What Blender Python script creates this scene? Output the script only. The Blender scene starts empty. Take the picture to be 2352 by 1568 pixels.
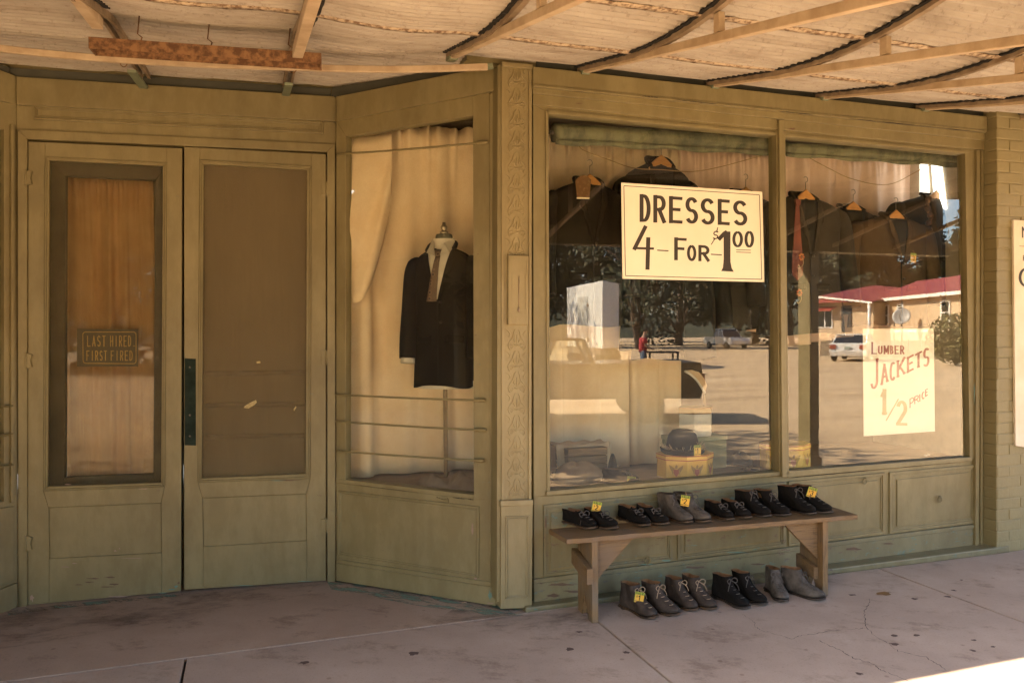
import bpy, bmesh, math, random
from mathutils import Vector, Matrix
R = math.radians
random.seed(7)
S = bpy.context.scene
COL = S.collection
# ------------------------------------------------------------------ camera, sky, sun, exposure
FPX = 1780.0                       # focal length in pixels of a 2352 wide frame
CAMH = 1.55
cam_d = bpy.data.cameras.new('camera'); cam = bpy.data.objects.new('camera', cam_d); COL.objects.link(cam)
cam_d.sensor_width = 36; cam_d.lens = FPX/2352*36; cam_d.clip_end = 2000; cam_d.clip_start = .05
CROT = Matrix.Rotation(R(90-0.70), 4, 'X') @ Matrix.Rotation(R(-0.40), 4, 'Z')
cam.matrix_world = Matrix.Translation((0, 0, CAMH)) @ CROT
S.camera = cam
SUN_EL, SUN_H = R(38), Vector((-.947*.891+.32*.454, -.32*.891-.947*.454)).normalized()
w = bpy.data.worlds.new('World'); S.world = w; w.use_nodes = True
sky = w.node_tree.nodes.new('ShaderNodeTexSky'); sky.sky_type = 'NISHITA'; sky.sun_disc = False
sky.sun_elevation = SUN_EL; sky.sun_rotation = math.atan2(SUN_H.x, SUN_H.y)
sky.dust_density = 1.5; sky.ozone_density = 1.0
bg = w.node_tree.nodes['Background']; bg.inputs['Strength'].default_value = 0.09
w.node_tree.links.new(sky.outputs[0], bg.inputs['Color'])
sd = bpy.data.lights.new('sun', 'SUN'); sd.energy = 5.0; sd.angle = R(.5); sd.color = (1, .84, .61)
so = bpy.data.objects.new('sun', sd); COL.objects.link(so)
sv = Vector((SUN_H.x*math.cos(SUN_EL), SUN_H.y*math.cos(SUN_EL), math.sin(SUN_EL)))
so.rotation_euler = sv.to_track_quat('Z', 'Y').to_euler(); so.location = (0, -10, 20)
S.view_settings.view_transform = 'Standard'; S.view_settings.look = 'None'
S.view_settings.exposure = 3.5; S.view_settings.gamma = 1
S.render.engine = 'CYCLES'
S.cycles.use_denoising = True; S.cycles.max_bounces = 10; S.cycles.diffuse_bounces = 6
S.cycles.glossy_bounces = 4; S.cycles.transparent_max_bounces = 24; S.cycles.transmission_bounces = 4
S.cycles.sample_clamp_indirect = 6; S.cycles.caustics_reflective = False; S.cycles.caustics_refractive = False

# ------------------------------------------------------------------ helpers: rays and planes
C0 = Vector((0, 0, CAMH)); CR3 = CROT.to_3x3()
def ray(px, py):
    return CR3 @ Vector(((px-1176)/FPX, -(py-784)/FPX, -1.0))
def hit_z(px, py, z=0.0):
    r = ray(px, py); return C0 + r*((z-CAMH)/r.z)
def at(px, py, depth):
    r = ray(px, py); return C0 + r*(depth/r.y)
class Wall:
    def __init__(s, p0, d):
        s.p0 = Vector((p0[0], p0[1], 0)); s.d = Vector((d[0], d[1], 0)).normalized()
        s.n = Vector((s.d.y, -s.d.x, 0))
        if s.n.dot(C0-s.p0) < 0: s.n = -s.n
    def hit(s, px, py, d=0.0):
        r = ray(px, py); q = s.p0 + s.n*d
        return C0 + r*((q-C0).dot(s.n)/r.dot(s.n))
    def P(s, t, d, z):
        v = s.p0 + s.d*t + s.n*d; return Vector((v.x, v.y, z))
    def td(s, p):
        v = p-s.p0; return v.dot(s.d), v.dot(s.n)
TH = R(18.7)
g0 = hit_z(1240, 1393)
F = Wall(g0, (math.cos(TH), math.sin(TH)))
g1 = hit_z(418, 1362)
D = Wall(g1, (math.cos(R(13.5)), math.sin(R(13.5))))
ga, gb = hit_z(772, 1335), hit_z(1141, 1392)
G = Wall(ga, (gb-ga))
gl = hit_z(41, 1393)
H = Wall(gl, (-math.cos(R(60)), -math.sin(R(60))))

# ------------------------------------------------------------------ helpers: meshes
class MB:
    def __init__(s): s.v = []; s.f = []; s.sm = []
    def add(s, vs, fs, smooth=False):
        o = len(s.v); s.v += [Vector(p) for p in vs]
        for f in fs: s.f.append([o+i for i in f]); s.sm.append(smooth)
        return s
    def prism(s, pts, vec):
        n = len(pts); vec = Vector(vec)
        s.add([Vector(p) for p in pts]+[Vector(p)+vec for p in pts],
              [list(range(n)), list(range(2*n-1, n-1, -1))]+[[i, (i+1) % n, n+(i+1) % n, n+i] for i in range(n)])
        return s
    def wp(s, W, pts, d0, d1):            # polygon seen at pixels, on wall W, from depth d0 out to d1
        return s.prism([W.hit(x, y, d1) for x, y in pts], W.n*(d0-d1))
    def box(s, c, ax, ay, az):            # half axes
        c = Vector(c); ax = Vector(ax); ay = Vector(ay); az = Vector(az)
        return s.prism([c-ax-ay-az, c+ax-ay-az, c+ax+ay-az, c-ax+ay-az], az*2)
    def tube(s, pts, r, n=8, caps=True, smooth=True):
        pts = [Vector(p) for p in pts]; rs = r if isinstance(r, (list, tuple)) else [r]*len(pts)
        vs = []; up = None
        for i, p in enumerate(pts):
            t = (pts[min(i+1, len(pts)-1)]-pts[max(i-1, 0)])
            t = t.normalized() if t.length > 1e-9 else Vector((0, 0, 1))
            if up is None:
                up = Vector((0, 0, 1)) if abs(t.z) < .9 else Vector((1, 0, 0))
            a = t.cross(up)
            a = a.normalized() if a.length > 1e-6 else t.orthogonal().normalized()
            b = a.cross(t).normalized(); up = b
            for k in range(n):
                th = 2*math.pi*k/n; vs.append(p+(a*math.cos(th)+b*math.sin(th))*rs[i])
        fs = []
        for i in range(len(pts)-1):
            for k in range(n):
                fs.append([i*n+k, i*n+(k+1) % n, (i+1)*n+(k+1) % n, (i+1)*n+k])
        if caps: fs += [list(range(n-1, -1, -1)), [(len(pts)-1)*n+k for k in range(n)]]
        return s.add(vs, fs, smooth)
    def loft(s, rings, cap0=False, cap1=False, smooth=True):
        n = len(rings[0]); vs = [p for r in rings for p in r]; fs = []
        for i in range(len(rings)-1):
            for k in range(n): fs.append([i*n+k, i*n+(k+1) % n, (i+1)*n+(k+1) % n, (i+1)*n+k])
        if cap0: fs.append(list(range(n-1, -1, -1)))
        if cap1: fs.append([(len(rings)-1)*n+k for k in range(n)])
        return s.add(vs, fs, smooth)
    def grid(s, rows, smooth=True):
        m = len(rows[0]); fs = []
        for i in range(len(rows)-1):
            for k in range(m-1): fs.append([i*m+k, i*m+k+1, (i+1)*m+k+1, (i+1)*m+k])
        return s.add([p for r in rows for p in r], fs, smooth)
    def build(s, name, m, parent=None, bevel=0, kind=None, recalc=True, solid=0, sub=0, label=None):
        me = bpy.data.meshes.new(name); me.from_pydata([tuple(v) for v in s.v], [], s.f)
        me.polygons.foreach_set('use_smooth', s.sm); me.materials.append(m)
        if recalc:
            bm = bmesh.new(); bm.from_mesh(me); bmesh.ops.recalc_face_normals(bm, faces=bm.faces); bm.to_mesh(me); bm.free()
        o = bpy.data.objects.new(name, me); COL.objects.link(o)
        if solid:
            md = o.modifiers.new('thick', 'SOLIDIFY'); md.thickness = solid; md.offset = 0
        if sub:
            md = o.modifiers.new('sub', 'SUBSURF'); md.levels = sub; md.render_levels = sub
        if bevel:
            md = o.modifiers.new('bevel', 'BEVEL'); md.width = bevel; md.segments = 2; md.limit_method = 'ANGLE'; md.angle_limit = R(40)
        if parent: adopt(o, parent)
        if kind: o['kind'] = kind
        if label: o['label'] = label
        return o
def world_of(p):
    m = p.matrix_basis.copy()
    while p.parent: m = p.parent.matrix_basis @ p.matrix_parent_inverse @ m; p = p.parent
    return m
def adopt(o, p):
    o.parent = p; o.matrix_parent_inverse = world_of(p).inverted()
def thing(name, loc, label, cat, group=None):
    o = bpy.data.objects.new(name, None); COL.objects.link(o); o.location = loc; o.empty_display_size = .1
    return tag(o, label, cat, group)
def tag(o, label, cat, group=None):
    if label: o['label'] = label; o['category'] = cat
    if group: o['group'] = group
    return o
def curve_pts(p, n=8):                      # Catmull-Rom through points
    p = [Vector(q) for q in p]; out = []
    for i in range(len(p)-1):
        a = p[max(i-1, 0)]; b = p[i]; c = p[i+1]; d = p[min(i+2, len(p)-1)]
        for k in range(n):
            t = k/n
            out.append(.5*((2*b)+(c-a)*t+(2*a-5*b+4*c-d)*t*t+(3*b-a-3*c+d)*t**3))
    out.append(p[-1]); return out
def lerp(a, b, t): return a+(b-a)*t

# ------------------------------------------------------------------ helpers: materials
def nodes(name):
    m = bpy.data.materials.new(name); m.use_nodes = True; nt = m.node_tree
    return m, nt, nt.nodes['Principled BSDF']
def N(nt, t, **k):
    n = nt.nodes.new(t)
    for a, b in k.items():
        if a in n.inputs: n.inputs[a].default_value = b
        else: setattr(n, a, b)
    return n
def coords(nt, scale=(1, 1, 1), rot=0, kind='Object'):
    tc = N(nt, 'ShaderNodeTexCoord'); mp = N(nt, 'ShaderNodeMapping')
    mp.inputs['Scale'].default_value = scale; src = tc.outputs[kind]
    if rot:
        mr = N(nt, 'ShaderNodeMapping'); mr.inputs['Rotation'].default_value = (0, 0, rot)
        nt.links.new(src, mr.inputs[0]); src = mr.outputs[0]
    nt.links.new(src, mp.inputs[0]); return mp.outputs[0]
def ramp(nt, fac, stops):
    r = N(nt, 'ShaderNodeValToRGB'); e = r.color_ramp.elements
    while len(e) < len(stops): e.new(.5)
    for i, (p, c) in enumerate(stops):
        e[i].position = p; e[i].color = (*c, 1) if len(c) == 3 else c
    nt.links.new(fac, r.inputs[0]); return r.outputs[0]
def noise(nt, co, scale, detail=5, rough=.6, dist=0):
    n = N(nt, 'ShaderNodeTexNoise', Scale=scale, Detail=detail, Roughness=rough, Distortion=dist)
    nt.links.new(co, n.inputs['Vector']); return n.outputs['Fac']
def mixc(nt, fac, a, b, mode='MIX'):
    n = N(nt, 'ShaderNodeMix', data_type='RGBA', blend_type=mode)
    for sock, v in ((n.inputs[0], fac), (n.inputs[6], a), (n.inputs[7], b)):
        if isinstance(v, (int, float)): sock.default_value = v
        elif isinstance(v, tuple): sock.default_value = (*v, 1)
        else: nt.links.new(v, sock)
    return n.outputs[2]
def math_(nt, op, a, b=0.0, c=None):
    n = N(nt, 'ShaderNodeMath', operation=op)
    for i, v in enumerate((a, b) if c is None else (a, b, c)):
        if isinstance(v, (int, float)): n.inputs[i].default_value = v
        else: nt.links.new(v, n.inputs[i])
    return n.outputs[0]
def bump(nt, p, h, strength=.3, dist=.004):
    b = N(nt, 'ShaderNodeBump', Strength=strength, Distance=dist)
    nt.links.new(h, b.inputs['Height']); nt.links.new(b.outputs[0], p.inputs['Normal'])
def plain(name, c, rough=.6, c2=None, scale=8, stretch=(1, 1, 1), b=0.0, metal=0, rot=0, lo=.35, hi=.65, spec=.5, detail=5):
    m, nt, p = nodes(name); p.inputs['Roughness'].default_value = rough; p.inputs['Metallic'].default_value = metal
    p.inputs['Specular IOR Level'].default_value = spec
    c2 = c2 or tuple(x*.75 for x in c)
    co = coords(nt, stretch, rot); f = noise(nt, co, scale, detail)
    nt.links.new(ramp(nt, f, [(lo, c2), (hi, c)]), p.inputs['Base Color'])
    if b: bump(nt, p, noise(nt, co, scale*3, 6), b)
    return m
def paint(name, c, flakes=.0, under=(.115, .165, .125)):
    """old brush-painted wood: slow tint change, grime blotches, chips down to older paint and bare wood"""
    m, nt, p = nodes(name); p.inputs['Roughness'].default_value = .52
    co = coords(nt)
    big = ramp(nt, noise(nt, co, 1.7, 4), [(.28, tuple(x*.80 for x in c)), (.72, tuple(x*1.12 for x in c))])
    grime = ramp(nt, noise(nt, coords(nt, (1, 1, .35)), 9, 8, .7), [(.42, (.78, .74, .66)), (.6, (1, 1, 1))])
    c1 = mixc(nt, .72, big, grime, 'MULTIPLY')
    ch = noise(nt, coords(nt, (1, 1, 3)), 14, 8, .72)
    t = .70-flakes
    chips = ramp(nt, ch, [(t, (0, 0, 0)), (t+.02, (1, 1, 1))])
    uc = ramp(nt, noise(nt, co, 5, 3), [(.45, (.12, .075, .045)), (.55, under)])
    nt.links.new(mixc(nt, chips, c1, uc), p.inputs['Base Color'])
    hh = math_(nt, 'ADD', math_(nt, 'MULTIPLY', noise(nt, coords(nt, (3, 3, .6)), 60, 4), .25),
               math_(nt, 'MULTIPLY', chips, -.5))
    bump(nt, p, hh, .35, .003)
    return m
def wood(name, c, c2, rot=0, sc=(1.2, 14, 14), rough=.65, wear=None):
    m, nt, p = nodes(name); p.inputs['Roughness'].default_value = rough
    co = coords(nt, sc, rot)
    f = noise(nt, co, 5.5, 9, .72, .6)
    col = ramp(nt, f, [(.3, c2), (.52, c), (.7, tuple(x*1.25 for x in c))])
    if wear:
        wf = ramp(nt, noise(nt, coords(nt), 5, 5), [(.45, (0, 0, 0)), (.62, (1, 1, 1))])
        col = mixc(nt, wf, col, wear)
    nt.links.new(col, p.inputs['Base Color']); bump(nt, p, f, .5, .004)
    return m
def cloth(name, c, c2=None, rough=.9, scale=350, transl=0):
    m, nt, p = nodes(name); p.inputs['Roughness'].default_value = rough; p.inputs['Specular IOR Level'].default_value = .2
    co = coords(nt); c2 = c2 or tuple(x*.8 for x in c)
    base = ramp(nt, noise(nt, co, 6, 4), [(.35, c2), (.65, c)])
    wv = noise(nt, coords(nt, (1, 1, .25)), scale, 2)
    nt.links.new(mixc(nt, .25, base, ramp(nt, wv, [(.3, (.6, .6, .6)), (.7, (1, 1, 1))]), 'MULTIPLY'), p.inputs['Base Color'])
    bump(nt, p, wv, .2, .001)
    if transl:
        t = N(nt, 'ShaderNodeBsdfTranslucent'); t.inputs['Color'].default_value = (*c, 1)
        mx = N(nt, 'ShaderNodeMixShader'); mx.inputs[0].default_value = transl
        nt.links.new(p.outputs[0], mx.inputs[1]); nt.links.new(t.outputs[0], mx.inputs[2])
        nt.links.new(mx.outputs[0], nt.nodes['Material Output'].inputs[0])
    return m
def glass(name, dust=.05, dust_low=.0, zlow=.9, refl=1.9, tint=(.96, .97, .93)):
    m, nt, p = nodes(name); nt.nodes.remove(p); out = nt.nodes['Material Output']
    tr = N(nt, 'ShaderNodeBsdfTransparent'); tr.inputs[0].default_value = (*tint, 1)
    gl_ = N(nt, 'ShaderNodeBsdfGlossy', Roughness=.0); df = N(nt, 'ShaderNodeBsdfDiffuse'); df.inputs[0].default_value = (.42, .32, .22, 1)
    geo = N(nt, 'ShaderNodeNewGeometry'); fr = N(nt, 'ShaderNodeFresnel', IOR=1.5)
    front = math_(nt, 'SUBTRACT', 1.0, geo.outputs['Backfacing'])
    co = coords(nt)
    bmp = N(nt, 'ShaderNodeBump', Strength=.012, Distance=.02); nt.links.new(noise(nt, co, 1.3, 1), bmp.inputs['Height'])
    nt.links.new(bmp.outputs[0], gl_.inputs['Normal'])
    fac = math_(nt, 'MULTIPLY', math_(nt, 'MULTIPLY', fr.outputs[0], refl), front)
    # dirt: fine film, thicker towards the sill where splashes dry
    sp = N(nt, 'ShaderNodeSeparateXYZ'); nt.links.new(geo.outputs['Position'], sp.inputs[0])
    low = N(nt, 'ShaderNodeMapRange'); nt.links.new(sp.outputs[2], low.inputs[0])
    for i, v in ((1, zlow-.3), (2, zlow+.35), (3, 1.0), (4, 0.0)): low.inputs[i].default_value = v
    blot = math_(nt, 'MULTIPLY', noise(nt, coords(nt, (1, 1, .6)), 5, 6, .65), 1.4)
    dd = math_(nt, 'ADD', dust, math_(nt, 'MULTIPLY', math_(nt, 'MULTIPLY', low.outputs[0], blot), dust_low))
    dd = math_(nt, 'MULTIPLY', dd, front)
    m1 = N(nt, 'ShaderNodeMixShader'); m2 = N(nt, 'ShaderNodeMixShader')
    nt.links.new(dd, m1.inputs[0]); nt.links.new(tr.outputs[0], m1.inputs[1]); nt.links.new(df.outputs[0], m1.inputs[2])
    nt.links.new(fac, m2.inputs[0]); nt.links.new(m1.outputs[0], m2.inputs[1]); nt.links.new(gl_.outputs[0], m2.inputs[2])
    nt.links.new(m2.outputs[0], out.inputs[0])
    return m
def screen_mat(name, c, op):
    m, nt, p = nodes(name); p.inputs['Roughness'].default_value = .8
    co = coords(nt)
    nt.links.new(ramp(nt, noise(nt, co, 4, 5), [(.3, tuple(x*.8 for x in c)), (.7, c)]), p.inputs['Base Color'])
    wv = math_(nt, 'MULTIPLY_ADD', noise(nt, coords(nt, (40, 40, .6)), 6, 2), .10, op-.05)
    tr = N(nt, 'ShaderNodeBsdfTransparent'); mx = N(nt, 'ShaderNodeMixShader')
    nt.links.new(wv, mx.inputs[0]); nt.links.new(tr.outputs[0], mx.inputs[1]); nt.links.new(p.outputs[0], mx.inputs[2])
    nt.links.new(mx.outputs[0], nt.nodes['Material Output'].inputs[0]); return m

OL = (.216, .178, .082)
M = {}
M['olive'] = paint('olive_paint', OL, .0)
M['olive2'] = paint('olive_paint_worn', OL, .035)
M['olive3'] = paint('olive_paint_peeling', (.19, .165, .085), .115)
M['olive_lt'] = paint('olive_paint_pillar', (.265, .215, .105), .0)
M['teal'] = plain('old_teal_paint', (.10, .20, .155), .7, (.07, .12, .09), 20)
M['dark'] = plain('dark_gap', (.012, .010, .008), .9)
M['push'] = plain('dark_green_plate', (.024, .036, .028), .85, (.012, .018, .014), 14, b=.2, spec=.1)
M['glassF'] = glass('dusty_display_glass', .006, .07, .80, 2.2)
M['glassG'] = glass('dusty_side_glass', .012, .12, .9, 1.6)
M['glassD'] = glass('door_glass', .02, .08, .8, 1.9)
M['screen'] = screen_mat('wire_screen', (.11, .08, .032), .24)
M['screen2'] = screen_mat('dense_wire_screen', (.17, .13, .060), .46)
M['curtain'] = cloth('peach_curtain', (.92, .70, .59), (.86, .63, .51), transl=.05)
M['curtain2'] = cloth('tan_curtain', (.88, .71, .50), (.82, .63, .42), transl=.05)
M['orange'] = cloth('orange_curtain', (.78, .46, .20), (.66, .36, .14))
M['black'] = cloth('black_wool', (.016, .013, .011), (.010, .008, .007))
M['char'] = cloth('charcoal_wool', (.045, .037, .029), (.032, .026, .021))
M['brownc'] = cloth('brown_wool', (.085, .055, .030), (.065, .040, .022))
M['white'] = cloth('white_shirt', (.72, .66, .56))
M['paper'] = plain('sign_card', (.84, .77, .61), .7, (.80, .72, .56), 3)
M['paper2'] = plain('poster_paper', (.86, .80, .70), .7, (.83, .76, .65), 3)
M['ink'] = plain('brown_black_ink', (.040, .030, .020), .7)
M['inkred'] = plain('red_ink', (.28, .045, .025), .7)
M['inktan'] = plain('khaki_ink', (.42, .34, .17), .7)
M['gold'] = plain('gold_leaf_letters', (.72, .48, .10), .5)
M['wood'] = wood('bench_wood', (.150, .088, .034), (.034, .020, .009), TH*-.85, wear=(.13, .085, .048))
M['wood2'] = wood('bench_wood_pale', (.165, .098, .038), (.036, .022, .010), TH*-.85, (14, 14, 1.2), wear=(.13, .095, .06))
M['hanger'] = plain('varnished_hanger_wood', (.55, .27, .075), .35, (.42, .19, .05), 20, (1, 1, 8))
M['wire'] = plain('steel_wire', (.25, .22, .18), .4, metal=.8)
M['twine'] = plain('jute_twine', (.42, .28, .12), .9, scale=200)
M['shade'] = plain('green_roller_shade', (.150, .150, .090), .8, (.055, .062, .040), 4.5, (3, 3, 1), lo=.36, hi=.56)
M['leatherk'] = plain('black_suede', (.010, .008, .007), .95, (.006, .005, .004), 40, b=.25, spec=.15)
M['leatherb'] = plain('dark_brown_leather', (.060, .043, .033), .75, (.026, .019, .015), 20, b=.35, spec=.25)
M['leatherg'] = plain('grey_brown_leather', (.105, .087, .071), .72, (.042, .034, .028), 20, b=.35, spec=.25)
M['sole'] = plain('sole_leather', (.085, .045, .018), .6, (.03, .017, .009), 30)
M['sole2'] = plain('dark_sole', (.035, .022, .014), .6)
M['lining'] = plain('tan_lining', (.24, .12, .045), .8, (.14, .065, .025), 20)
M['lacek'] = plain('black_lace', (.085, .072, .062), .8)
M['laceb'] = plain('brown_lace', (.34, .24, .155), .8)
M['tagy'] = plain('yellow_tag_card', (.72, .43, .06), .6, (.66, .38, .05), 10)
M['tagg'] = plain('green_tag_edge', (.33, .42, .06), .6)
M['hat_y'] = plain('mustard_hatbox_paper', (.66, .38, .06), .6, (.55, .30, .045), 7)
M['hat_band'] = plain('ochre_band', (.34, .17, .03), .6)
M['red'] = plain('brick_red_print', (.35, .06, .03), .6)
M['boxw'] = plain('white_box_card', (.66, .60, .50), .6, (.58, .52, .42), 6)
M['boxlid'] = plain('gold_lid_band', (.33, .21, .05), .5)
M['lace'] = cloth('cream_lace', (.60, .44, .28), (.48, .34, .2), scale=150)
M['rust'] = plain('rusty_steel', (.24, .125, .055), .85, (.10, .045, .018), 30, (1, 1, 1), b=.4, lo=.40, hi=.60)
M['strut'] = plain('cream_painted_steel', (.54, .42, .28), .55, (.40, .29, .18), 9, (1, 1, 1), b=.15)
M['steel'] = plain('dusty_brown_steel', (.33, .25, .165), .6, (.20, .14, .085), 12, b=.2)
M['mould'] = plain('green_mould_steel', (.20, .23, .145), .6)

# corrugated sheet: limewashed metal with rusty stains along the seams
def sheet_mat():
    m, nt, p = nodes('whitewashed_corrugated_metal'); p.inputs['Roughness'].default_value = .6; p.inputs['Metallic'].default_value = 0
    co = coords(nt, (1, 1, 1), -TH)
    st = coords(nt, (.7, 2.0, 1), -TH)
    base = ramp(nt, noise(nt, st, 3.2, 7, .65), [(.30, (.24, .195, .15)), (.46, (.34, .295, .24)), (.66, (.42, .375, .315))])
    sp = ramp(nt, noise(nt, co, 30, 8, .75), [(.36, (.25, .14, .07)), (.45, (1, 1, 1))])
    c = mixc(nt, .35, base, sp, 'MULTIPLY')
    nt.links.new(c, p.inputs['Base Color']); bump(nt, p, noise(nt, co, 40, 5), .25, .003)
    return m
M['sheet'] = sheet_mat()
def walk_mat(k=(1, 1, 1)):
    m, nt, p = nodes('worn_pink_concrete'); p.inputs['Roughness'].default_value = .8
    co = coords(nt)
    a = ramp(nt, noise(nt, co, 1.6, 6, .65), [(.3, (.30, .224, .176)), (.55, (.365, .277, .217)), (.75, (.42, .328, .262))])
    b = ramp(nt, noise(nt, coords(nt, (1, 1.5, 1), .3), 3.2, 11, .78), [(.36, (.42, .36, .31)), (.47, (1, 1, 1))])
    c = mixc(nt, .55, a, b, 'MULTIPLY')
    s = ramp(nt, noise(nt, co, 90, 4, .8), [(.32, (.55, .5, .45)), (.45, (1, 1, 1))])
    c = mixc(nt, .6, c, s, 'MULTIPLY')
    v = N(nt, 'ShaderNodeTexVoronoi', Scale=6.5); nt.links.new(co, v.inputs['Vector'])
    spots = ramp(nt, v.outputs['Distance'], [(.05, (.45, .35, .28)), (.09, (1, 1, 1))])
    c = mixc(nt, .5, c, spots, 'MULTIPLY')
    c = mixc(nt, 1.0, c, k, 'MULTIPLY')
    nt.links.new(c, p.inputs['Base Color'])
    bump(nt, p, math_(nt, 'ADD', noise(nt, co, 120, 5), math_(nt, 'MULTIPLY', noise(nt, co, 8, 6), .8)), .35, .003)
    return m
M['walk'] = walk_mat(); M['walk2'] = walk_mat((.95, .90, .85))
M['walk_d'] = plain('crack_dirt', (.035, .026, .021), .95, scale=40)
def brick_mat():
    m, nt, p = nodes('painted_brick'); p.inputs['Roughness'].default_value = .6
    co = coords(nt)
    c = ramp(nt, noise(nt, co, 2.5, 6), [(.3, tuple(x*.9 for x in OL)), (.7, tuple(x*1.15 for x in OL))])
    cr = ramp(nt, noise(nt, coords(nt, (1, 1, 1.6)), 11, 8, .7), [(.70, (1, 1, 1)), (.72, (.25, .18, .13))])
    nt.links.new(mixc(nt, .8, c, cr, 'MULTIPLY'), p.inputs['Base Color'])
    bump(nt, p, noise(nt, co, 25, 7), .6, .006); return m
M['brick'] = brick_mat()

# ------------------------------------------------------------------ helpers: brush lettering
def arc(cx, cy, rx, ry, a0, a1, n=14):
    return [(cx+rx*math.cos(R(lerp(a0, a1, i/n))), cy+ry*math.sin(R(lerp(a0, a1, i/n)))) for i in range(n+1)]
S_ = arc(.5, .745, .46, .255, 25, 268)+arc(.5, .25, .48, .25, 88, -155)
GL = {
 'A': [[(0, 0), (.5, 1)], [(.5, 1), (1, 0)], [(.2, .33), (.8, .33)]],
 'B': [[(0, 0), (0, 1)], [(0, 1), (.45, 1)]+arc(.45, .76, .42, .24, 90, -90)+[(0, .52)], [(0, .52), (.5, .52)]+arc(.5, .26, .48, .26, 90, -90)+[(0, 0)]],
 'C': [arc(.52, .5, .52, .5, 48, 312, 20)],
 'D': [[(0, 0), (0, 1)], [(0, 1), (.35, 1)]+arc(.35, .5, .65, .5, 90, -90)+[(0, 0)]],
 'E': [[(0, 0), (0, 1)], [(0, 1), (1, 1)], [(0, .52), (.8, .52)], [(0, 0), (1, 0)]],
 'F': [[(0, 0), (0, 1)], [(0, 1), (1, 1)], [(0, .52), (.75, .52)]],
 'H': [[(0, 0), (0, 1)], [(1, 0), (1, 1)], [(0, .5), (1, .5)]],
 'I': [[(.5, 0), (.5, 1)]],
 'J': [[(.8, 1), (.8, .25)]+arc(.42, .25, .38, .25, 0, -170)],
 'K': [[(0, 0), (0, 1)], [(1, 1), (0, .4)], [(.3, .58), (1, 0)]],
 'L': [[(0, 1), (0, 0)], [(0, 0), (1, 0)]],
 'M': [[(0, 0), (0, 1)], [(0, 1), (.5, .25)], [(.5, .25), (1, 1)], [(1, 1), (1, 0)]],
 'O': [arc(.5, .5, .5, .5, 90, 450, 24)], '0': [arc(.5, .5, .5, .5, 90, 450, 24)],
 'P': [[(0, 0), (0, 1)], [(0, 1), (.5, 1)]+arc(.5, .73, .48, .27, 90, -90)+[(0, .46)]],
 'R': [[(0, 0), (0, 1)], [(0, 1), (.5, 1)]+arc(.5, .74, .48, .26, 90, -90)+[(0, .48)], [(.45, .48), (1, 0)]],
 'S': [S_], '$': [S_, [(.62, 1.22), (.6, .95)], [(.4, .05), (.3, -.22)]],
 'T': [[(0, 1), (1, 1)], [(.5, 1), (.5, 0)]],
 'U': [[(0, 1), (0, .3)]+arc(.5, .3, .5, .3, 180, 360)+[(1, 1)]],
 '1': [[(.1, .78), (.55, .98)], [(.55, 1), (.55, 0)]],
 '2': [arc(.5, .71, .46, .29, 165, -35)+[(.02, .02)], [(0, 0), (1, 0)]],
 '3': [arc(.45, .76, .45, .24, 150, -90), arc(.45, .27, .52, .27, 90, -150)],
 '4': [[(.60, 1), (.02, .42)], [(.02, .42), (1, .42)], [(.78, .68), (.74, -.12)]],
 '-': [[(0, .5), (1, .5)]], '/': [[(0, 0), (1, 1)]], '.': [[(.4, .02), (.6, .02)]],
}
SERIF = {'A': [(0, 0), (1, 0)], 'B': [(0, 0), (0, 1)], 'D': [(0, 0), (0, 1)], 'E': [(0, 0), (0, 1)], 'F': [(0, 0), (0, 1)],
 'H': [(0, 0), (0, 1), (1, 0), (1, 1)], 'I': [(.5, 0), (.5, 1)], 'J': [(.8, 1)], 'K': [(0, 0), (0, 1), (1, 0), (1, 1)], 'L': [(0, 0), (0, 1)],
 'M': [(0, 0), (1, 0), (0, 1), (1, 1)], 'P': [(0, 0), (0, 1)], 'R': [(0, 0), (0, 1), (1, 0)], 'T': [(.5, 0)], 'U': [(0, 1), (1, 1)], '1': [(.55, 0)]}
class Ink:
    """strokes laid on a card: f(u, v, lift) gives the place of a point of the card"""
    def __init__(s, f, mb=None): s.f = f; s.mb = mb or MB(); s.k = 0
    def stroke(s, pts, wd, w2=None, cap=0):
        pts = [Vector((p[0], p[1])) for p in pts]; n = len(pts); L = []
        w2 = w2 or wd; s.k += 1; h = .0004+.00008*(s.k % 12)
        for i, p in enumerate(pts):
            t = pts[min(i+1, n-1)]-pts[max(i-1, 0)]; t = t.normalized() if t.length else Vector((1, 0))
            q = p.copy()
            if i == 0: q -= t*cap
            if i == n-1: q += t*cap
            # brush is wider across the vertical strokes than across the flat ones
            k = abs(t.y); hw = .5*(wd*k+w2*(1-k)); nn = Vector((-t.y, t.x))
            L.append((q+nn*hw, q-nn*hw))
        vs = [s.f(a.x, a.y, h) for a, b in L]+[s.f(b.x, b.y, h) for a, b in L]
        s.mb.add(vs, [[i, i+1, n+i+1, n+i] for i in range(n-1)])
    def glyph(s, ch, x, y, w_, h_, wd, w2=None, sx=0.0, sy=0.0, serif=0, cap=.3):
        """x,y: base-left in card units, y upward; sy shears the baseline, sx slants the stem"""
        tf = lambda p: (x+p[0]*w_+p[1]*sx, y+p[1]*h_+p[0]*sy)
        for pl in GL[ch]:
            s.stroke([tf(p) for p in pl], wd, w2, wd*cap if len(pl) == 2 else 0)
        if serif:
            for p in SERIF.get(ch, []):
                a = tf(p); k = sy/max(w_, 1e-6)
                s.stroke([(a[0]-serif, a[1]-serif*k), (a[0]+serif, a[1]+serif*k)], wd, (w2 or wd)*.75)

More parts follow.
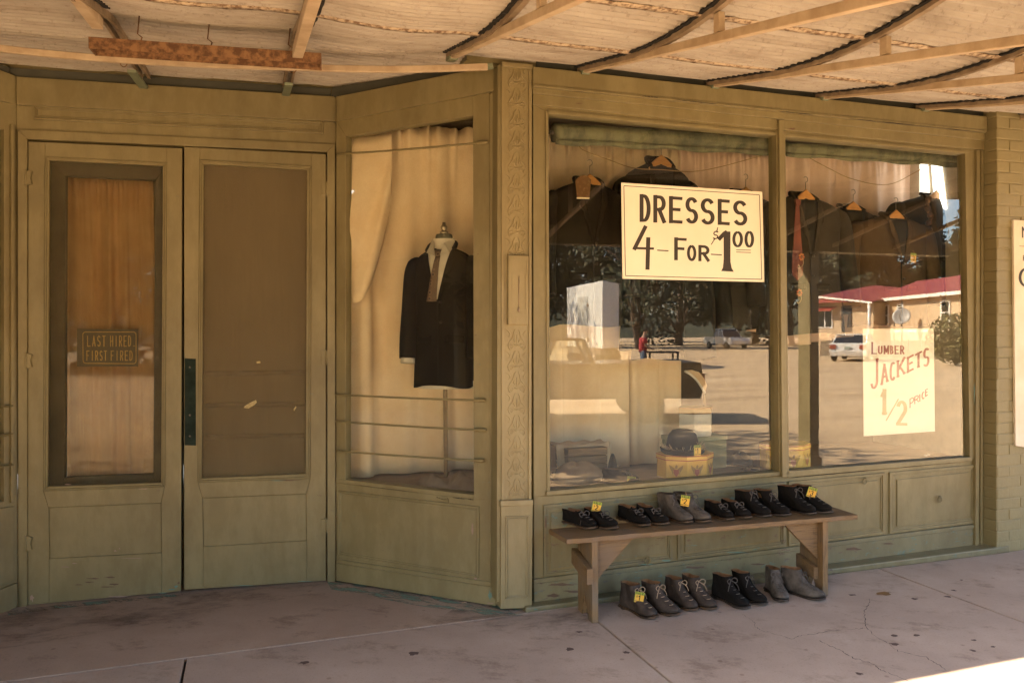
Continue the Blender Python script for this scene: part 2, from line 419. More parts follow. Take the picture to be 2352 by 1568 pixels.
# ================================================================== SETTING
WALK_OUT = 2.62
def slab(mb, t0, t1, d0, d1, z=0.0, th=.14): mb.prism([F.P(t0, d0, z), F.P(t1, d0, z), F.P(t1, d1, z), F.P(t0, d1, z)], (0, 0, -th))
def tF(px, py): return F.td(hit_z(px, py))[0]
j0 = tF(424, 1525); j1 = .5*(tF(1390, 1440)+tF(1545, 1568)); j2 = .5*(tF(2034, 1311)+tF(2352, 1428))
mb = MB(); G_ = .006
edges = [-14, -9.6, -6.0, j0, j1, j2, j2+1.75, j2+3.5, 9, 12, 16]
for a, b in zip(edges[:-1], edges[1:]): slab(mb, a+G_, b-G_, .075, WALK_OUT-.16)
walk = mb.build('sidewalk', M['walk'], kind='structure', bevel=.004)
mb = MB(); slab(mb, -14, 16, -2.2, .075-2*G_); mb.build('entry_floor', M['walk2'], kind='structure', bevel=.004)
mb = MB(); slab(mb, -14, 16, -2.2, WALK_OUT-.165, -.02, .10); mb.build('sidewalk_base', M['walk_d'], kind='structure')
mb = MB(); slab(mb, -14, 16, WALK_OUT-.15, WALK_OUT, .0, .16); mb.build('kerb', plain('kerb_concrete', (.36, .28, .21), .85, (.26, .20, .15), 9, b=.3), kind='structure', bevel=.015)
mb = MB()
def crack(pts, wd):
    P = [hit_z(x, y, .0012) for x, y in pts]; n = len(P); L = []
    for i, p in enumerate(P):
        t = (P[min(i+1, n-1)]-P[max(i-1, 0)]).normalized(); nn = Vector((-t.y, t.x, 0)); k = wd*(.2+.8*random.random())
        L.append((p+nn*k, p-nn*k))
    mb.add([a for a, b in L]+[b for a, b in L], [[i, i+1, n+i+1, n+i] for i in range(n-1)])
def jag(pts, n=7, a=2.2):
    out = []
    for (x0, y0), (x1, y1) in zip(pts[:-1], pts[1:]):
        for i in range(n): out.append((lerp(x0, x1, i/n)+random.uniform(-a, a), lerp(y0, y1, i/n)+random.uniform(-a, a)*.7))
    return out+[pts[-1]]
z6 = lambda l: [(1580.5+x*.264, 1053.7+y*.264) for x, y in l]
z7 = lambda l: [(1881.6+x*.3401, 1034.9+y*.3401) for x, y in l]
crack(jag(z6([(470, 1350), (560, 1400), (590, 1460), (640, 1490), (760, 1520), (900, 1560), (1000, 1530), (1200, 1500), (1450, 1475), (1540, 1470)])), .0018)
crack(jag(z7([(345, 1000), (330, 1040), (303, 1085), (310, 1150), (320, 1190), (380, 1250), (470, 1300), (530, 1350), (720, 1390), (800, 1440), (880, 1490)])), .0022)
crack(jag(z7([(0, 1280), (70, 1315), (150, 1350), (230, 1395), (370, 1440), (400, 1470), (480, 1500), (610, 1555)])), .0026)
mb.build('sidewalk_cracks', M['walk_d'], kind='structure')
# scuffs, gum spots and old paint drips lying on the concrete
def blot(mb, px, py, r, z=.0016):
    c = hit_z(px, py, z); n = 12; rs = [r*random.uniform(.6, 1.25) for _ in range(n)]
    mb.add([c]+[c+Vector((math.cos(2*math.pi*i/n)*rs[i]*1.3, math.sin(2*math.pi*i/n)*rs[i], 0)) for i in range(n)], [[0, 1+i, 1+(i+1) % n] for i in range(n)])
mb = MB()
for x, y in ((2068, 1418), (2126, 1438), (2148, 1449)): blot(mb, x, y, .022)
mb.build('paint_spots', plain('pale_spots', (.40, .31, .25), .8), kind='structure')
mb = MB()
for x, y, r in ((2100, 1374, .016), (2176, 1369, .016), (2054, 1458, .017), (2055, 1478, .018), (2235, 1493, .012), (2191, 1355, .012), (2208, 1331, .009), (2237, 1469, .012), (2105, 1458, .014), (1973, 1546, .014), (1438, 1497, .014), (1310, 1490, .02), (950, 1500, .02), (700, 1520, .02), (1330, 1450, .013), (1957, 1365, .015), (2281, 1484, .01)): blot(mb, x, y, r)
mb.build('dark_spots', plain('dark_spots', (.085, .05, .038), .85), kind='structure')
mb = MB(); blot(mb, 2028, 1362, .032, .004)
tag(mb.build('leaf', plain('dry_leaf', (.20, .10, .025), .8)), 'brown dry leaf lying on the sidewalk near the joint line', 'leaf')
# teal paint slopped along the foot of the slanted window wall
def teal_mat():
    m, nt, p = nodes('teal_paint_drips'); p.inputs['Roughness'].default_value = .7; p.inputs['Base Color'].default_value = (.17, .26, .20, 1)
    tr = N(nt, 'ShaderNodeBsdfTransparent'); mx = N(nt, 'ShaderNodeMixShader')
    f = ramp(nt, noise(nt, coords(nt, (1, 4, 1), R(25)), 5, 8, .7), [(.46, (0, 0, 0)), (.56, (.8, .8, .8))])
    nt.links.new(f, mx.inputs[0]); nt.links.new(tr.outputs[0], mx.inputs[1]); nt.links.new(p.outputs[0], mx.inputs[2])
    nt.links.new(mx.outputs[0], nt.nodes['Material Output'].inputs[0]); return m
M['tealsp'] = teal_mat()
mb = MB()
mb.add([hit_z(x, y, .003) for x, y in ((752, 1336), (790, 1330), (1142, 1390), (1225, 1402), (1200, 1412), (1120, 1412), (960, 1390), (760, 1352))], [[0, 1, 2, 3, 4, 5, 6, 7]])
mb.add([hit_z(x, y, .003) for x, y in ((14, 1404), (64, 1394), (420, 1362), (420, 1367), (120, 1398), (20, 1412))], [[0, 1, 2, 3, 4, 5]])
mb.build('paint_drips', M['tealsp'], kind='structure')
def dirt_mat():
    m, nt, p = nodes('ground_in_dirt'); p.inputs['Roughness'].default_value = .9; p.inputs['Base Color'].default_value = (.070, .050, .038, 1)
    tr = N(nt, 'ShaderNodeBsdfTransparent'); mx = N(nt, 'ShaderNodeMixShader')
    f = ramp(nt, noise(nt, coords(nt, (1, 2.2, 1), R(-14)), 3.4, 9, .72), [(.46, (0, 0, 0)), (.66, (.42, .42, .42))])
    nt.links.new(f, mx.inputs[0]); nt.links.new(tr.outputs[0], mx.inputs[1]); nt.links.new(p.outputs[0], mx.inputs[2])
    nt.links.new(mx.outputs[0], nt.nodes['Material Output'].inputs[0]); return m
mb = MB()
mb.add([hit_z(x, y, .0022) for x, y in ((0, 1412), (64, 1396), (418, 1363), (750, 1338), (700, 1365), (520, 1400), (330, 1436), (120, 1470), (0, 1490))], [list(range(9))])
mb.add([hit_z(x, y, .0022) for x, y in ((1040, 1398), (1200, 1413), (1330, 1402), (1360, 1420), (1280, 1460), (1120, 1450), (1000, 1425))], [list(range(7))])
mb.build('dirt_stain', dirt_mat(), kind='structure')
# street and ground
mb = MB(); mb.add([(-400, -400, -.155), (400, -400, -.155), (400, 400, -.155), (-400, 400, -.155)], [[0, 1, 2, 3]])
gm, gnt, gp = nodes('sandy_ground'); gp.inputs['Roughness'].default_value = .95
gnt.links.new(ramp(gnt, noise(gnt, coords(gnt, (.12, 1, 1), -TH), .8, 9, .7), [(.3, (.36, .24, .135)), (.5, (.52, .37, .215)), (.7, (.58, .43, .27))]), gp.inputs['Base Color'])
bump(gnt, gp, noise(gnt, coords(gnt), 6, 8), .6, .05)
mb.build('ground', gm, kind='structure')

# ================================================================== SHOP BUILDING
shop = thing('shop_building', F.P(0, 0, 0), 'olive painted storefront with recessed double doors, side window and wide display window', 'building')
def piece(name, W, polys, m='olive', parent=shop, bevel=.003, label=None):
    b = MB()
    for pts, d0, d1 in polys: b.wp(W, pts, d0, d1)
    return b.build(name, M[m] if isinstance(m, str) else m, parent, bevel, label=label)
def frame(W, o, i, d0, d1):
    """four mitred bars between an outer and an inner quad (tl, tr, br, bl)"""
    return [([o[k], o[(k+1) % 4], i[(k+1) % 4], i[k]], d0, d1) for k in range(4)]
def quad(x0, y0, x1, y1, x2, y2, x3, y3): return [(x0, y0), (x1, y1), (x2, y2), (x3, y3)]
def inset(q, a, b=None):
    b = a if b is None else b; (x0, y0), (x1, y1), (x2, y2), (x3, y3) = q
    return [(x0+a, y0+b), (x1-a, y1+b), (x2-a, y2-b), (x3+a, y3-b)]
def moulding(W, q, wd, d, h, hw=None):
    """a run of moulding round a panel: outer rail, quirk and inner bead"""
    a = inset(q, wd*.55); b = inset(q, wd)
    return frame(W, q, a, d-.004, d+h)+frame(W, a, b, d-.004, d+h*.45)

# ---- door wall
piece('door_header', D, [(quad(38, 176, 772, 222, 772, 279, 38, 240), -.12, .02)])
tq = quad(77, 242, 743, 279, 743, 307, 77, 274)
tp = piece('transom_panel', D, [(quad(38, 240, 772, 279, 772, 333, 38, 299), -.12, -.012)]+moulding(D, tq, 9, -.012, .014))
piece('door_frame', D, [(quad(40, 297, 770, 331, 751, 349, 62, 319), -.10, .008), (quad(40, 297, 62, 319, 62, 1394, 41, 1396), -.10, .008),
                        (quad(751, 349, 770, 331, 771, 1336, 752, 1337), -.10, .008)], 'olive2')
def screen_door(q, mo, mi, pn, hx, hys, label):
    o = []
    L = [q[0], q[1], q[2], q[3]]
    # stiles and rails around the screen opening and the lower panel
    (a0, a1, a2, a3), (m0, m1, m2, m3), (p0, p1, p2, p3) = q, mo, pn
    def on(p, q, x): t = (x-p[0])/(q[0]-p[0]); return (x, lerp(p[1], q[1], t))
    tl_, tr_, br_, bl_ = on(a0, a1, m0[0]), on(a0, a1, m1[0]), on(a3, a2, p2[0]), on(a3, a2, p3[0])
    o.append(([a0, tl_, m0, m3, p0, p3, bl_, a3], -.045, -.004))
    o.append(([tr_, a1, a2, br_, p2, p1, m2, m1], -.045, -.004))
    o.append(([tl_, tr_, m1, m0], -.045, -.0045))
    o.append(([m3, m2, p1, p0], -.045, -.0045))
    o.append(([p3, p2, br_, bl_], -.045, -.0045))
    o.append((pn, -.05, -.016))
    d = piece('screen_door', D, o, 'olive2', label=label)
    piece('screen_moulding', D, frame(D, mo, inset(mo, 4), -.03, .004)+frame(D, inset(mo, 4), mi, -.03, -.004), 'olive2', d)
    return d
ld = screen_door(quad(65, 325, 418, 340.5, 415.5, 1357, 63, 1389), quad(103.5, 359, 383, 373.6, 378.5, 1117, 100, 1127),
                 quad(113, 368, 374, 381, 370, 1108, 109, 1117), quad(111.5, 1165, 370, 1154.6, 371.7, 1269, 113, 1282.5), 58, (408, 828, 1248), None)
rd = screen_door(quad(423, 337.5, 748.5, 354, 749, 1333, 423, 1354), quad(459, 367, 715.7, 381, 712.5, 1098.5, 454.7, 1107),
                 quad(468, 377, 705, 390, 702, 1087.6, 463, 1098), quad(465, 1143, 703, 1133.5, 704.7, 1241, 467, 1255), 748, (433, 820, 1207), None)
piece('wire_screen', D, [(quad(110, 364, 377, 378, 373, 1112, 106, 1121), -.0225, -.0215)], 'screen', ld, 0)
piece('wire_screen', D, [(quad(464, 372, 710, 386, 707, 1093, 459, 1102), -.0225, -.0215)], 'screen2', rd, 0)
def hinge(x, y, parent, fancy):
    b = MB(); w_, h_ = (14, 17) if fancy else (11, 15)
    for sg in (-1, 1):
        b.wp(D, [(x+sg*2, y-h_), (x+sg*w_, y-h_+3), (x+sg*(w_-4), y), (x+sg*w_, y+h_-3), (x+sg*2, y+h_)] if fancy else
             [(x+sg*2, y-h_), (x+sg*w_, y-h_), (x+sg*w_, y+h_), (x+sg*2, y+h_)], -.004, .0115)
    p = [D.hit(x, y-h_-2, .010), D.hit(x, y+h_+2, .010)]
    b.tube(p, .006, 8)
    b.build('hinge', M['olive'], parent, .001)
for y in (408, 828, 1248): hinge(59, y, ld, True)
for y in (433, 820, 1207): hinge(749, y, rd, False)
piece('push_plate', D, [(quad(424, 823, 449, 824, 449.6, 1023, 424, 1022), -.006, .004)], 'push', rd, .002)
b = MB()
for y in (843, 953, 1001):
    b = MB(); b.tube([D.hit(436, y, .003), D.hit(436, y, .007)], .006, 10); b.build('screw', M['wire'], rd)
PSP = plain('paint_splash', (.40, .33, .16), .8, (.26, .20, .09), 60)
for q in ([(562, 932), (575, 924), (588, 918), (590, 924), (584, 930), (570, 938), (560, 936)], [(589, 830), (597, 829), (599, 833), (590, 835)], [(674, 940), (679, 932), (681, 935), (676, 944)]):
    piece('paint_chip', D, [(q, -.0212, -.0208)], PSP, rd, 0)
CHW, CHT, CHP = plain('bare_wood', (.13, .075, .045), .8), plain('teal_undercoat', (.12, .22, .18), .7), plain('pink_primer', (.34, .23, .18), .8)
def chip(W, x, y, w_, h_, d, m, par, n=13):
    b = MB(); b.wp(W, [(x+w_*.5*math.cos(2*math.pi*i/n)*random.uniform(.45, 1), y+h_*.5*math.sin(2*math.pi*i/n)*random.uniform(.3, 1)) for i in range(n)], d-.0008, d+.0006); b.build('paint_chip', m, par)
for x, y, w_, h_, m in ((214, 1328, 34, 5, CHW), (252, 1325, 30, 4, CHW), (205, 1336, 26, 4, CHW), (262, 1341, 34, 6, CHW), (246, 1347, 40, 4, CHW), (180, 1342, 22, 3, CHW), (270, 1369, 60, 5, CHP), (395, 1353, 26, 4, CHT), (404, 1346, 10, 9, CHT), (372, 1361, 26, 3, CHT), (410, 1338, 8, 8, CHW), (73, 1372, 12, 26, CHP), (152, 1301, 26, 3, CHP), (170, 1293, 16, 3, CHP), (300, 1281, 60, 2, CHP), (265, 1264, 8, 6, CHP), (275, 1259, 6, 3, CHP), (155, 1112, 20, 4, CHP), (330, 1122, 30, 3, CHP), (376, 1085, 3, 40, CHP), (378, 900, 3, 60, CHP)): chip(D, x, y, w_, h_, -.004, m, ld)
for x, y, w_, h_, m in ((665, 1102.5, 70, 3, CHW), (640, 1103, 40, 2.4, CHT), (560, 1344, 60, 2.5, CHT), (700, 1334.5, 50, 2.5, CHT), (456, 1040, 2.5, 40, CHT)): chip(D, x, y, w_, h_, -.004, m, rd)
# the shop's own doors behind the screens
ido = quad(70, 330, 420, 345, 417, 1380, 66, 1392)
idm = quad(150, 404, 356, 414, 352, 1088, 148, 1096)
idl = piece('inner_door', D, frame(D, ido, idm, -.19, -.14), plain('inner_door_dark_green', (.105, .10, .05), .6, (.06, .055, .03), 6))
piece('door_pane', D, [(quad(146, 400, 360, 410, 356, 1092, 144, 1100), -.170, -.165)], 'glassD', idl, 0)
idr = piece('inner_door', D, [(quad(422, 345, 760, 360, 760, 1350, 422, 1370), -.19, -.13)], plain('inner_door_brown', (.34, .25, .13), .5, (.20, .135, .07), 1.6, (1.4, 1.4, .45), detail=7))
b = MB()
for y in (858, 931, 1003): b.tube([D.hit(472, y, -.115), D.hit(700, y-4, -.115)], .014, 8)
b.build('push_bar', M['steel'], idr)

# ---- slanted side window wall
piece('side_header', G, [(quad(772, 222, 1149, 148, 1149, 206, 772, 278), -.14, .02)])
gl_q = quad(795, 313, 1086, 265, 1088, 1136, 793, 1101)
sw = piece('side_window', G, [(quad(772, 277, 1086, 221, 1086, 265, 795, 313), -.06, -.0005), (quad(772, 277, 795, 313, 793, 1101, 772, 1098), -.06, 0),
     (quad(1086, 220, 1124, 213, 1126, 1147, 1088, 1147), -.06, 0), (quad(1124, 216, 1133, 213, 1134, 1352, 1126, 1352), -.06, .012), (quad(1135, 213, 1141, 212, 1142, 1352, 1136, 1352), -.06, .004),
     ([(772, 1098), (793, 1101), (1088, 1136), (1088, 1146), (772, 1108)], -.06, .006)], 'olive2')
gp_ = piece('window_pane', G, [(quad(785, 300, 1096, 255, 1096, 1145, 785, 1108), -.036, -.030)], 'glassG', sw, 0)
def guard(p0, p1, end=True):
    b = MB(); a = G.hit(*p0, .018); c = G.hit(*p1, .018)
    pts = [lerp(a, c, i/20)+Vector((0, 0, -.004*math.sin(math.pi*i/20))) for i in range(21)]
    b.tube(pts[:-1], .0062, 8)
    e = [lerp(a, c, t) for t in (.93, .945, .97, .985, 1.0)]
    b.tube(e, [.006, .011, .012, .011, .006], 8)
    b.tube([a-G.n*.018, a], .006, 8); b.tube([lerp(a, c, .985)-G.n*.018, lerp(a, c, .985)], .005, 8)
    b.build('guard_bar', M['olive'], sw)
guard((774, 354.5), (1122, 326.6)); guard((771, 905.5), (1115.5, 919.6)); guard((772, 967), (1117, 988)); guard((776, 1035), (1113, 1058))
gq = quad(774.6, 1126, 1100, 1163, 1099, 1327, 773, 1276)
piece('side_panel', G, [([(772, 1108), (1088, 1146), (1126, 1146), (1126, 1352), (772, 1294)], -.06, 0)]+moulding(G, gq, 9, 0, .010)+
      [([(772, 1293), (1138, 1349), (1138, 1391), (772, 1333)], -.06, .022), ([(772, 1284), (1138, 1338), (1138, 1349), (772, 1293)], -.06, .012)], 'olive2')
b = MB()
hk = [G.hit(1003, 1142, .004), G.hit(1008, 1144, .012), G.hit(1020, 1148, .012), G.hit(1028, 1145, .010), G.hit(1029, 1153, .006)]
b.tube(curve_pts(hk, 5), .004, 6); b.build('hook', M['olive'], sw)

# ---- left slanted wall, just entering the frame
piece('side_header', H, [(quad(-80, 130, 40, 176, 40, 240, -80, 215), -.14, .02)])
lsw = piece('side_window', H, [(quad(-80, 215, 40, 240, 40, 300, -80, 290), -.06, 0), (quad(9, 285, 40, 296, 41, 1390, 9, 1400), -.06, 0), (quad(26, 285, 34, 288, 34, 1150, 26, 1155), -.06, .02),
     (quad(-80, 1170, 12, 1150, 12, 1400, -80, 1440), -.06, .0), (quad(-80, 1386, 40, 1338, 40, 1393, -80, 1450), -.06, .02), (quad(-60, 1180, 12, 1165, 33, 1162, 33, 1330)[:3]+[(33, 1330), (-60, 1375)], -.06, .014)], 'olive2')
piece('window_pane', H, [(quad(-80, 270, 14, 288, 14, 1160, -80, 1180), -.036, -.03)], 'glassG', lsw, 0)
for y0, y1 in ((935, 931), (1002, 996), (1075, 1066)):
    b = MB(); b.tube([H.hit(-80, y0+8, .02), H.hit(30, y1, .02)], .0065, 8); b.build('guard_bar', M['olive'], lsw)

# ---- cast iron corner column
colm = piece('column', F, [(quad(1152, 150, 1222, 156, 1221, 1160, 1152, 1162), -.06, .020), (quad(1153, 141, 1224, 148, 1224, 158, 1153, 152), -.06, .034),
     (quad(1152, 150, 1158, 150, 1158, 1160, 1152, 1160), -.06, .030), (quad(1215, 156, 1222, 156, 1221, 1158, 1214, 1158), -.06, .030)], 'olive_lt')
b = MB(); b.prism([F.hit(1141, 1380, .01), F.hit(1152, 1380, .02), F.hit(1152, 150, .02), F.hit(1143, 150, .01)], -F.n*.12)
b.build('column_side', M['olive'], colm)
pq = quad(1162, 1186, 1216, 1184, 1214, 1372, 1161, 1376)
piece('column_base', F, [(quad(1151, 1158, 1224, 1155, 1222, 1395, 1150, 1398), -.06, .036), (quad(1150, 1150, 1225, 1147, 1225, 1160, 1150, 1163), -.06, .044)]+moulding(F, pq, 7, .036, .008), 'olive_lt', colm)
def scroll(b, cx, cy, r, sgn, f):
    pts = [(cx+sgn*r*(1-t*.75)*math.cos(t*7.2-1.2), cy-r*(1-t*.75)*math.sin(t*7.2-1.2)) for t in [i/22 for i in range(23)]]
    b.tube([F.hit(x, y, .020) for x, y in pts], [f*(1-.5*i/22) for i in range(23)], 6)
b = MB()
def relief(y, h, fade=1.0):
    cx = 1187+random.uniform(-1, 1); k = .0062*fade; T_ = lambda pts, rs, z=.0195: b.tube(curve_pts([F.hit(x, yy, z) for x, yy in pts], 4), [lerp(rs[0], rs[1], abs(2*i/(4*(len(pts)-1))-1)) for i in range(4*(len(pts)-1)+1)], 6)
    for sg in (-1, 1):
        T_([(cx+sg*3, y-h*.46), (cx+sg*7, y-h*.30), (cx+sg*9, y-h*.08), (cx+sg*16, y+h*.12), (cx+sg*21, y+h*.34)], (k, k*.5))
        scroll(b, cx+sg*12, y+h*.36, 7.5, sg, k*.85)
        T_([(cx+sg*25, y-h*.42), (cx+sg*19, y-h*.36), (cx+sg*15, y-h*.20), (cx+sg*20, y-h*.10)], (k*.8, k*.3))
        T_([(cx+sg*2, y+h*.20), (cx+sg*6, y+h*.06), (cx+sg*5, y-h*.12)], (k*1.1, k*.3))
    T_([(cx, y+h*.24), (cx+.5, y), (cx, y-h*.22)], (k*1.2, k*.4))
    T_([(cx-6, y+h*.27), (cx, y+h*.32), (cx+6, y+h*.27)], (k*1.1, k*.5))
y = 176
while y < 575: relief(y, 48); y += 49
y = 778
while y < 1150: relief(y, 48, .8); y += 49
b.build('relief', M['olive_lt'], colm)['kind'] = 'stuff'
th = piece('thermometer', F, [(quad(1168, 586, 1214.5, 587, 1214, 746, 1167.5, 746), .018, .045)], 'olive_lt', colm, .004)
piece('scale_plate', F, frame(F, quad(1176, 628, 1208, 629, 1208, 712, 1176, 712), quad(1177.5, 630, 1206.5, 631, 1206.5, 710, 1177.5, 710), .044, .0475)+
      frame(F, quad(1172, 593, 1211, 594, 1211, 626, 1172, 625), quad(1173.3, 595, 1209.6, 596, 1209.6, 624, 1173.3, 623), .044, .047)+
      [(quad(1171, 720, 1212, 720, 1212, 731, 1171, 731), .044, .0475)], 'olive_lt', th, 0)
b = MB(); b.tube([F.hit(1192, 634, .047), F.hit(1191.5, 704, .047)], .0028, 8); b.tube([F.hit(1191, 705, .047), F.hit(1191, 712, .048), F.hit(1191, 717, .047)], [.004, .007, .004], 8)
b.build('tube', M['steel'], th)

# ---- display window wall
piece('front_header', F, [(quad(1225, 153, 2268, 268, 2267, 300, 1225, 194), -.14, .045), (quad(1225, 193, 2267, 300, 2266, 305, 1225, 199), -.14, .052),
                          (quad(1224, 198, 2264, 305, 2262, 322, 1224, 214), -.14, .028), (quad(1224, 213, 2262, 321, 2262, 345, 1224, 240), -.14, .012)])
dw = piece('display_window', F, [(quad(1224, 239, 2262, 344, 2217, 351, 1259, 260), -.07, .0), (quad(1224, 239, 1259, 260, 1264, 1136, 1226, 1142), -.07, 0),
      (quad(2217, 351, 2262, 344, 2257, 1060, 2228, 1052), -.07, -.002), (quad(2244, 345, 2252, 346, 2249, 1258, 2241, 1258), -.07, .016), (quad(2255, 345, 2260, 346, 2258, 1258, 2253, 1258), -.07, .010),
      (quad(1253, 250, 1260, 260, 1264, 1130, 1257, 1130), -.07, .008), (quad(1259, 252, 2222, 346, 2217, 353, 1259, 261), -.07, .010),
      ([(1255, 1128), (1264, 1127), (1790, 1083), (2228, 1049), (2234, 1050), (2234, 1058), (1810, 1096), (1803, 1091), (1255, 1138)], -.07, .012)], 'olive2')
piece('mullion', F, [(quad(1783, 300, 1804, 302, 1813, 1092, 1790, 1090), -.07, .012), (quad(1790, 275, 1800, 276, 1808, 1096, 1797, 1095), -.07, .034)], 'olive2', dw)
piece('window_pane', F, [(quad(1250, 250, 1793, 305, 1796, 1092, 1256, 1138), -.036, -.030)], 'glassF', dw, 0)
piece('window_pane', F, [(quad(1796, 306, 2226, 346, 2235, 1048, 1800, 1098), -.036, -.030)], 'glassF', dw, 0)
bk = piece('bulkhead', F, [([(1226, 1138), (1255, 1138), (1803, 1091), (2234, 1057), (2257, 1055), (2258, 1260), (1226, 1396)], -.10, -.014)], 'olive2')
def yt(x): return lerp(1160, 1067, (x-1249)/(2243-1249))+6*math.sin(math.pi*(x-1249)/994)*-.3
def yb(x): return lerp(1323, 1200.5, (x-1249)/(2243-1249))
for x0, x1, worn in ((1249, 1545, 'olive3'), (1557, 1805, 'olive3'), (1812, 2034, 'olive2'), (2044, 2243, 'olive2')):
    q = quad(x0, yt(x0), x1, yt(x1), x1, yb(x1), x0, yb(x0))
    o = piece('raised_panel', F, moulding(F, q, 11, -.014, .012)+[(inset(q, 17), -.016, -.006)], worn, bk, .002)
piece('skirting', F, [([(1226, 1340), (2243, 1212), (2256, 1211), (2256, 1256), (1226, 1396)], -.08, -.004), ([(1226, 1330), (2243, 1203), (2243, 1212), (1226, 1340)], -.08, .004)], 'olive3', bk)
b = MB()
for x, y in ((1985, 1104), (2157, 1146), (1487, 1286)):
    c = F.hit(x, y, .004); b = MB(); b.tube([c+Vector((0, 0, .02*math.cos(a)))+F.d*.02*math.sin(a)+F.n*.002*a for a in [i*.7 for i in range(11)]], .004, 6); b.build('knot_patch', M['olive'], bk)
# concrete ledge below
b = MB(); la, lb_ = F.td(hit_z(1212, 1412))[0], F.td(hit_z(2313, 1266))[0]
b.prism([F.P(la, .065, .0), F.P(lb_, .11, .0), F.P(lb_, .11, .045), F.P(la, .065, .030)], -F.n*.24)
b.build('ledge', M['olive3'], shop, .008)
def joint(W, name, runs, d, par):
    for (x0, y0), (x1, y1), h in runs:
        n = 14; up_, dn2 = [], []
        for i in range(n+1):
            t = i/n; k = h*random.uniform(.25, 1)*(math.sin(math.pi*t)**.4 if 0 < t < 1 else .1)
            up_.append((lerp(x0, x1, t), lerp(y0, y1, t)-k*.5)); dn2.append((lerp(x0, x1, t), lerp(y0, y1, t)+k*.5))
        b = MB(); b.wp(W, up_+dn2[::-1], d-.001, d+.0006); b.build(name, M['dark'], par)
joint(F, 'open_joint', [((1475, 220.5), (1512, 224.5), 2), ((1552, 229), (1652, 240.5), 2), ((1786, 255), (1868, 264), 2), ((1950, 272.5), (2255, 304), 2.4)], .052, dw)
joint(F, 'open_joint', [((1814, 1096.5), (2050, 1075), 3), ((2050, 1075), (2200, 1061), 1.6), ((1262, 1139.5), (1560, 1113), 1.8)], -.0135, bk)
joint(F, 'open_joint', [((1915, 1302.5), (2254, 1257.5), 4), ((1228, 1392), (1330, 1379), 2.5)], -.0035, bk)
joint(G, 'open_joint', [((1040, 1142), (1068, 1145.5), 2.5), ((1075, 1145.5), (1088, 1147.5), 2), ((820, 1113), (960, 1131), 1.2)], .006, sw)
for x, y, w_, h_, m in ((1100, 1335, 24, 9, CHP), (1092, 1322, 8, 30, CHP), (1040, 1344, 30, 4, CHW), (1126, 1366, 12, 26, CHT), (1125, 1384, 20, 5, CHP), (1060, 1382, 50, 3, CHP), (1000, 1372, 40, 2.5, CHT), (1085, 1215, 5, 60, CHP)): chip(G, x, y, w_, h_, .0225 if y > 1350 else .0, m, sw)
for x, y, w_, h_, m in ((1290, 1342, 70, 10, CHW), (1320, 1357, 60, 9, CHW), (1270, 1367, 44, 12, CHW), (1310, 1377, 60, 7, CHW), (1480, 1295, 50, 4, CHT), (1530, 1287, 34, 5, CHT), (1690, 1268, 60, 4, CHT), (1600, 1302, 60, 8, CHW), (1740, 1295, 40, 6, CHW), (1960, 1260, 44, 8, CHW), (2040, 1248, 36, 4, CHW), (1660, 1330, 46, 4, CHT), (1575, 1330, 40, 5, CHT), (1252, 1330, 5, 14, CHT), (1253, 1200, 4, 50, CHW)): chip(F, x, y, w_, h_, -.0034 if y > 1290 else .004, m, bk)
for x, y, w_, h_, m in ((1600, 1128, 26, 4, CHW), (1830, 254, 30, 4, CHW), (1700, 252, 14, 5, CHW), (1820, 296, 24, 6, CHW), (1787, 287, 8, 3, CHW), (1330, 238, 22, 3, CHW), (2238, 900, 2.5, 70, CHT), (1797, 980, 3, 90, CHT)): chip(F, x, y, w_, h_, .013, m, dw)
joint(F, 'open_joint', [((1253.5, 262), (1253, 420), .1), ((1247, 1165), (1248, 1330), .1)], .0005, dw)
# ---- brick pier on the right: courses of real bricks under thick paint
b = MB(); e0 = F.td(F.hit(2291, 760, .10))[0]; zt = 3.12
ch = .075; k = 0; z = 0.0
bl = .215
b.box(F.P(e0+2.0, .037, zt/2), F.d*2.0, F.n*.06, Vector((0, 0, zt/2)))
while z < zt:
    off = (k % 2)*bl*.5
    x = e0-.0
    first = True
    while x < e0+1.6:
        L = bl-off if first else bl
        j = random.uniform(-.0025, .0025)
        b.prism([F.P(x+.003, .092+j, z+.004), F.P(x+L-.004, .092+j, z+.004), F.P(x+L-.004, .092+j, z+ch-.003), F.P(x+.003, .092+j, z+ch-.003)], F.n*.0080)
        x += L; first = False
    # return face
    j = random.uniform(-.002, .002)
    b.prism([F.P(e0-.004+j, -.08, z+.004), F.P(e0-.004+j, .098, z+.004), F.P(e0-.004+j, .098, z+ch-.003), F.P(e0-.004+j, -.08, z+ch-.003)], F.d*.02)
    z += ch; k += 1
b.build('brick_pier', M['brick'], shop, .004)

# ---- body of the building: closed dark shop behind
b = MB(); tl = F.td(hit_z(772, 1335))[0]
b.box(F.P(1, -6.0, 1.8), F.d*8, F.n*.1, Vector((0, 0, 1.8)))
b.box(F.P(-7, -3.2, 1.8), F.d*.1, F.n*2.9, Vector((0, 0, 1.8)))
b.box(F.P(9, -3.0, 1.8), F.d*.1, F.n*3.0, Vector((0, 0, 1.8)))
b.box(F.P(1, -3.05, 3.45), F.d*8, F.n*3.0, Vector((0, 0, .1)))
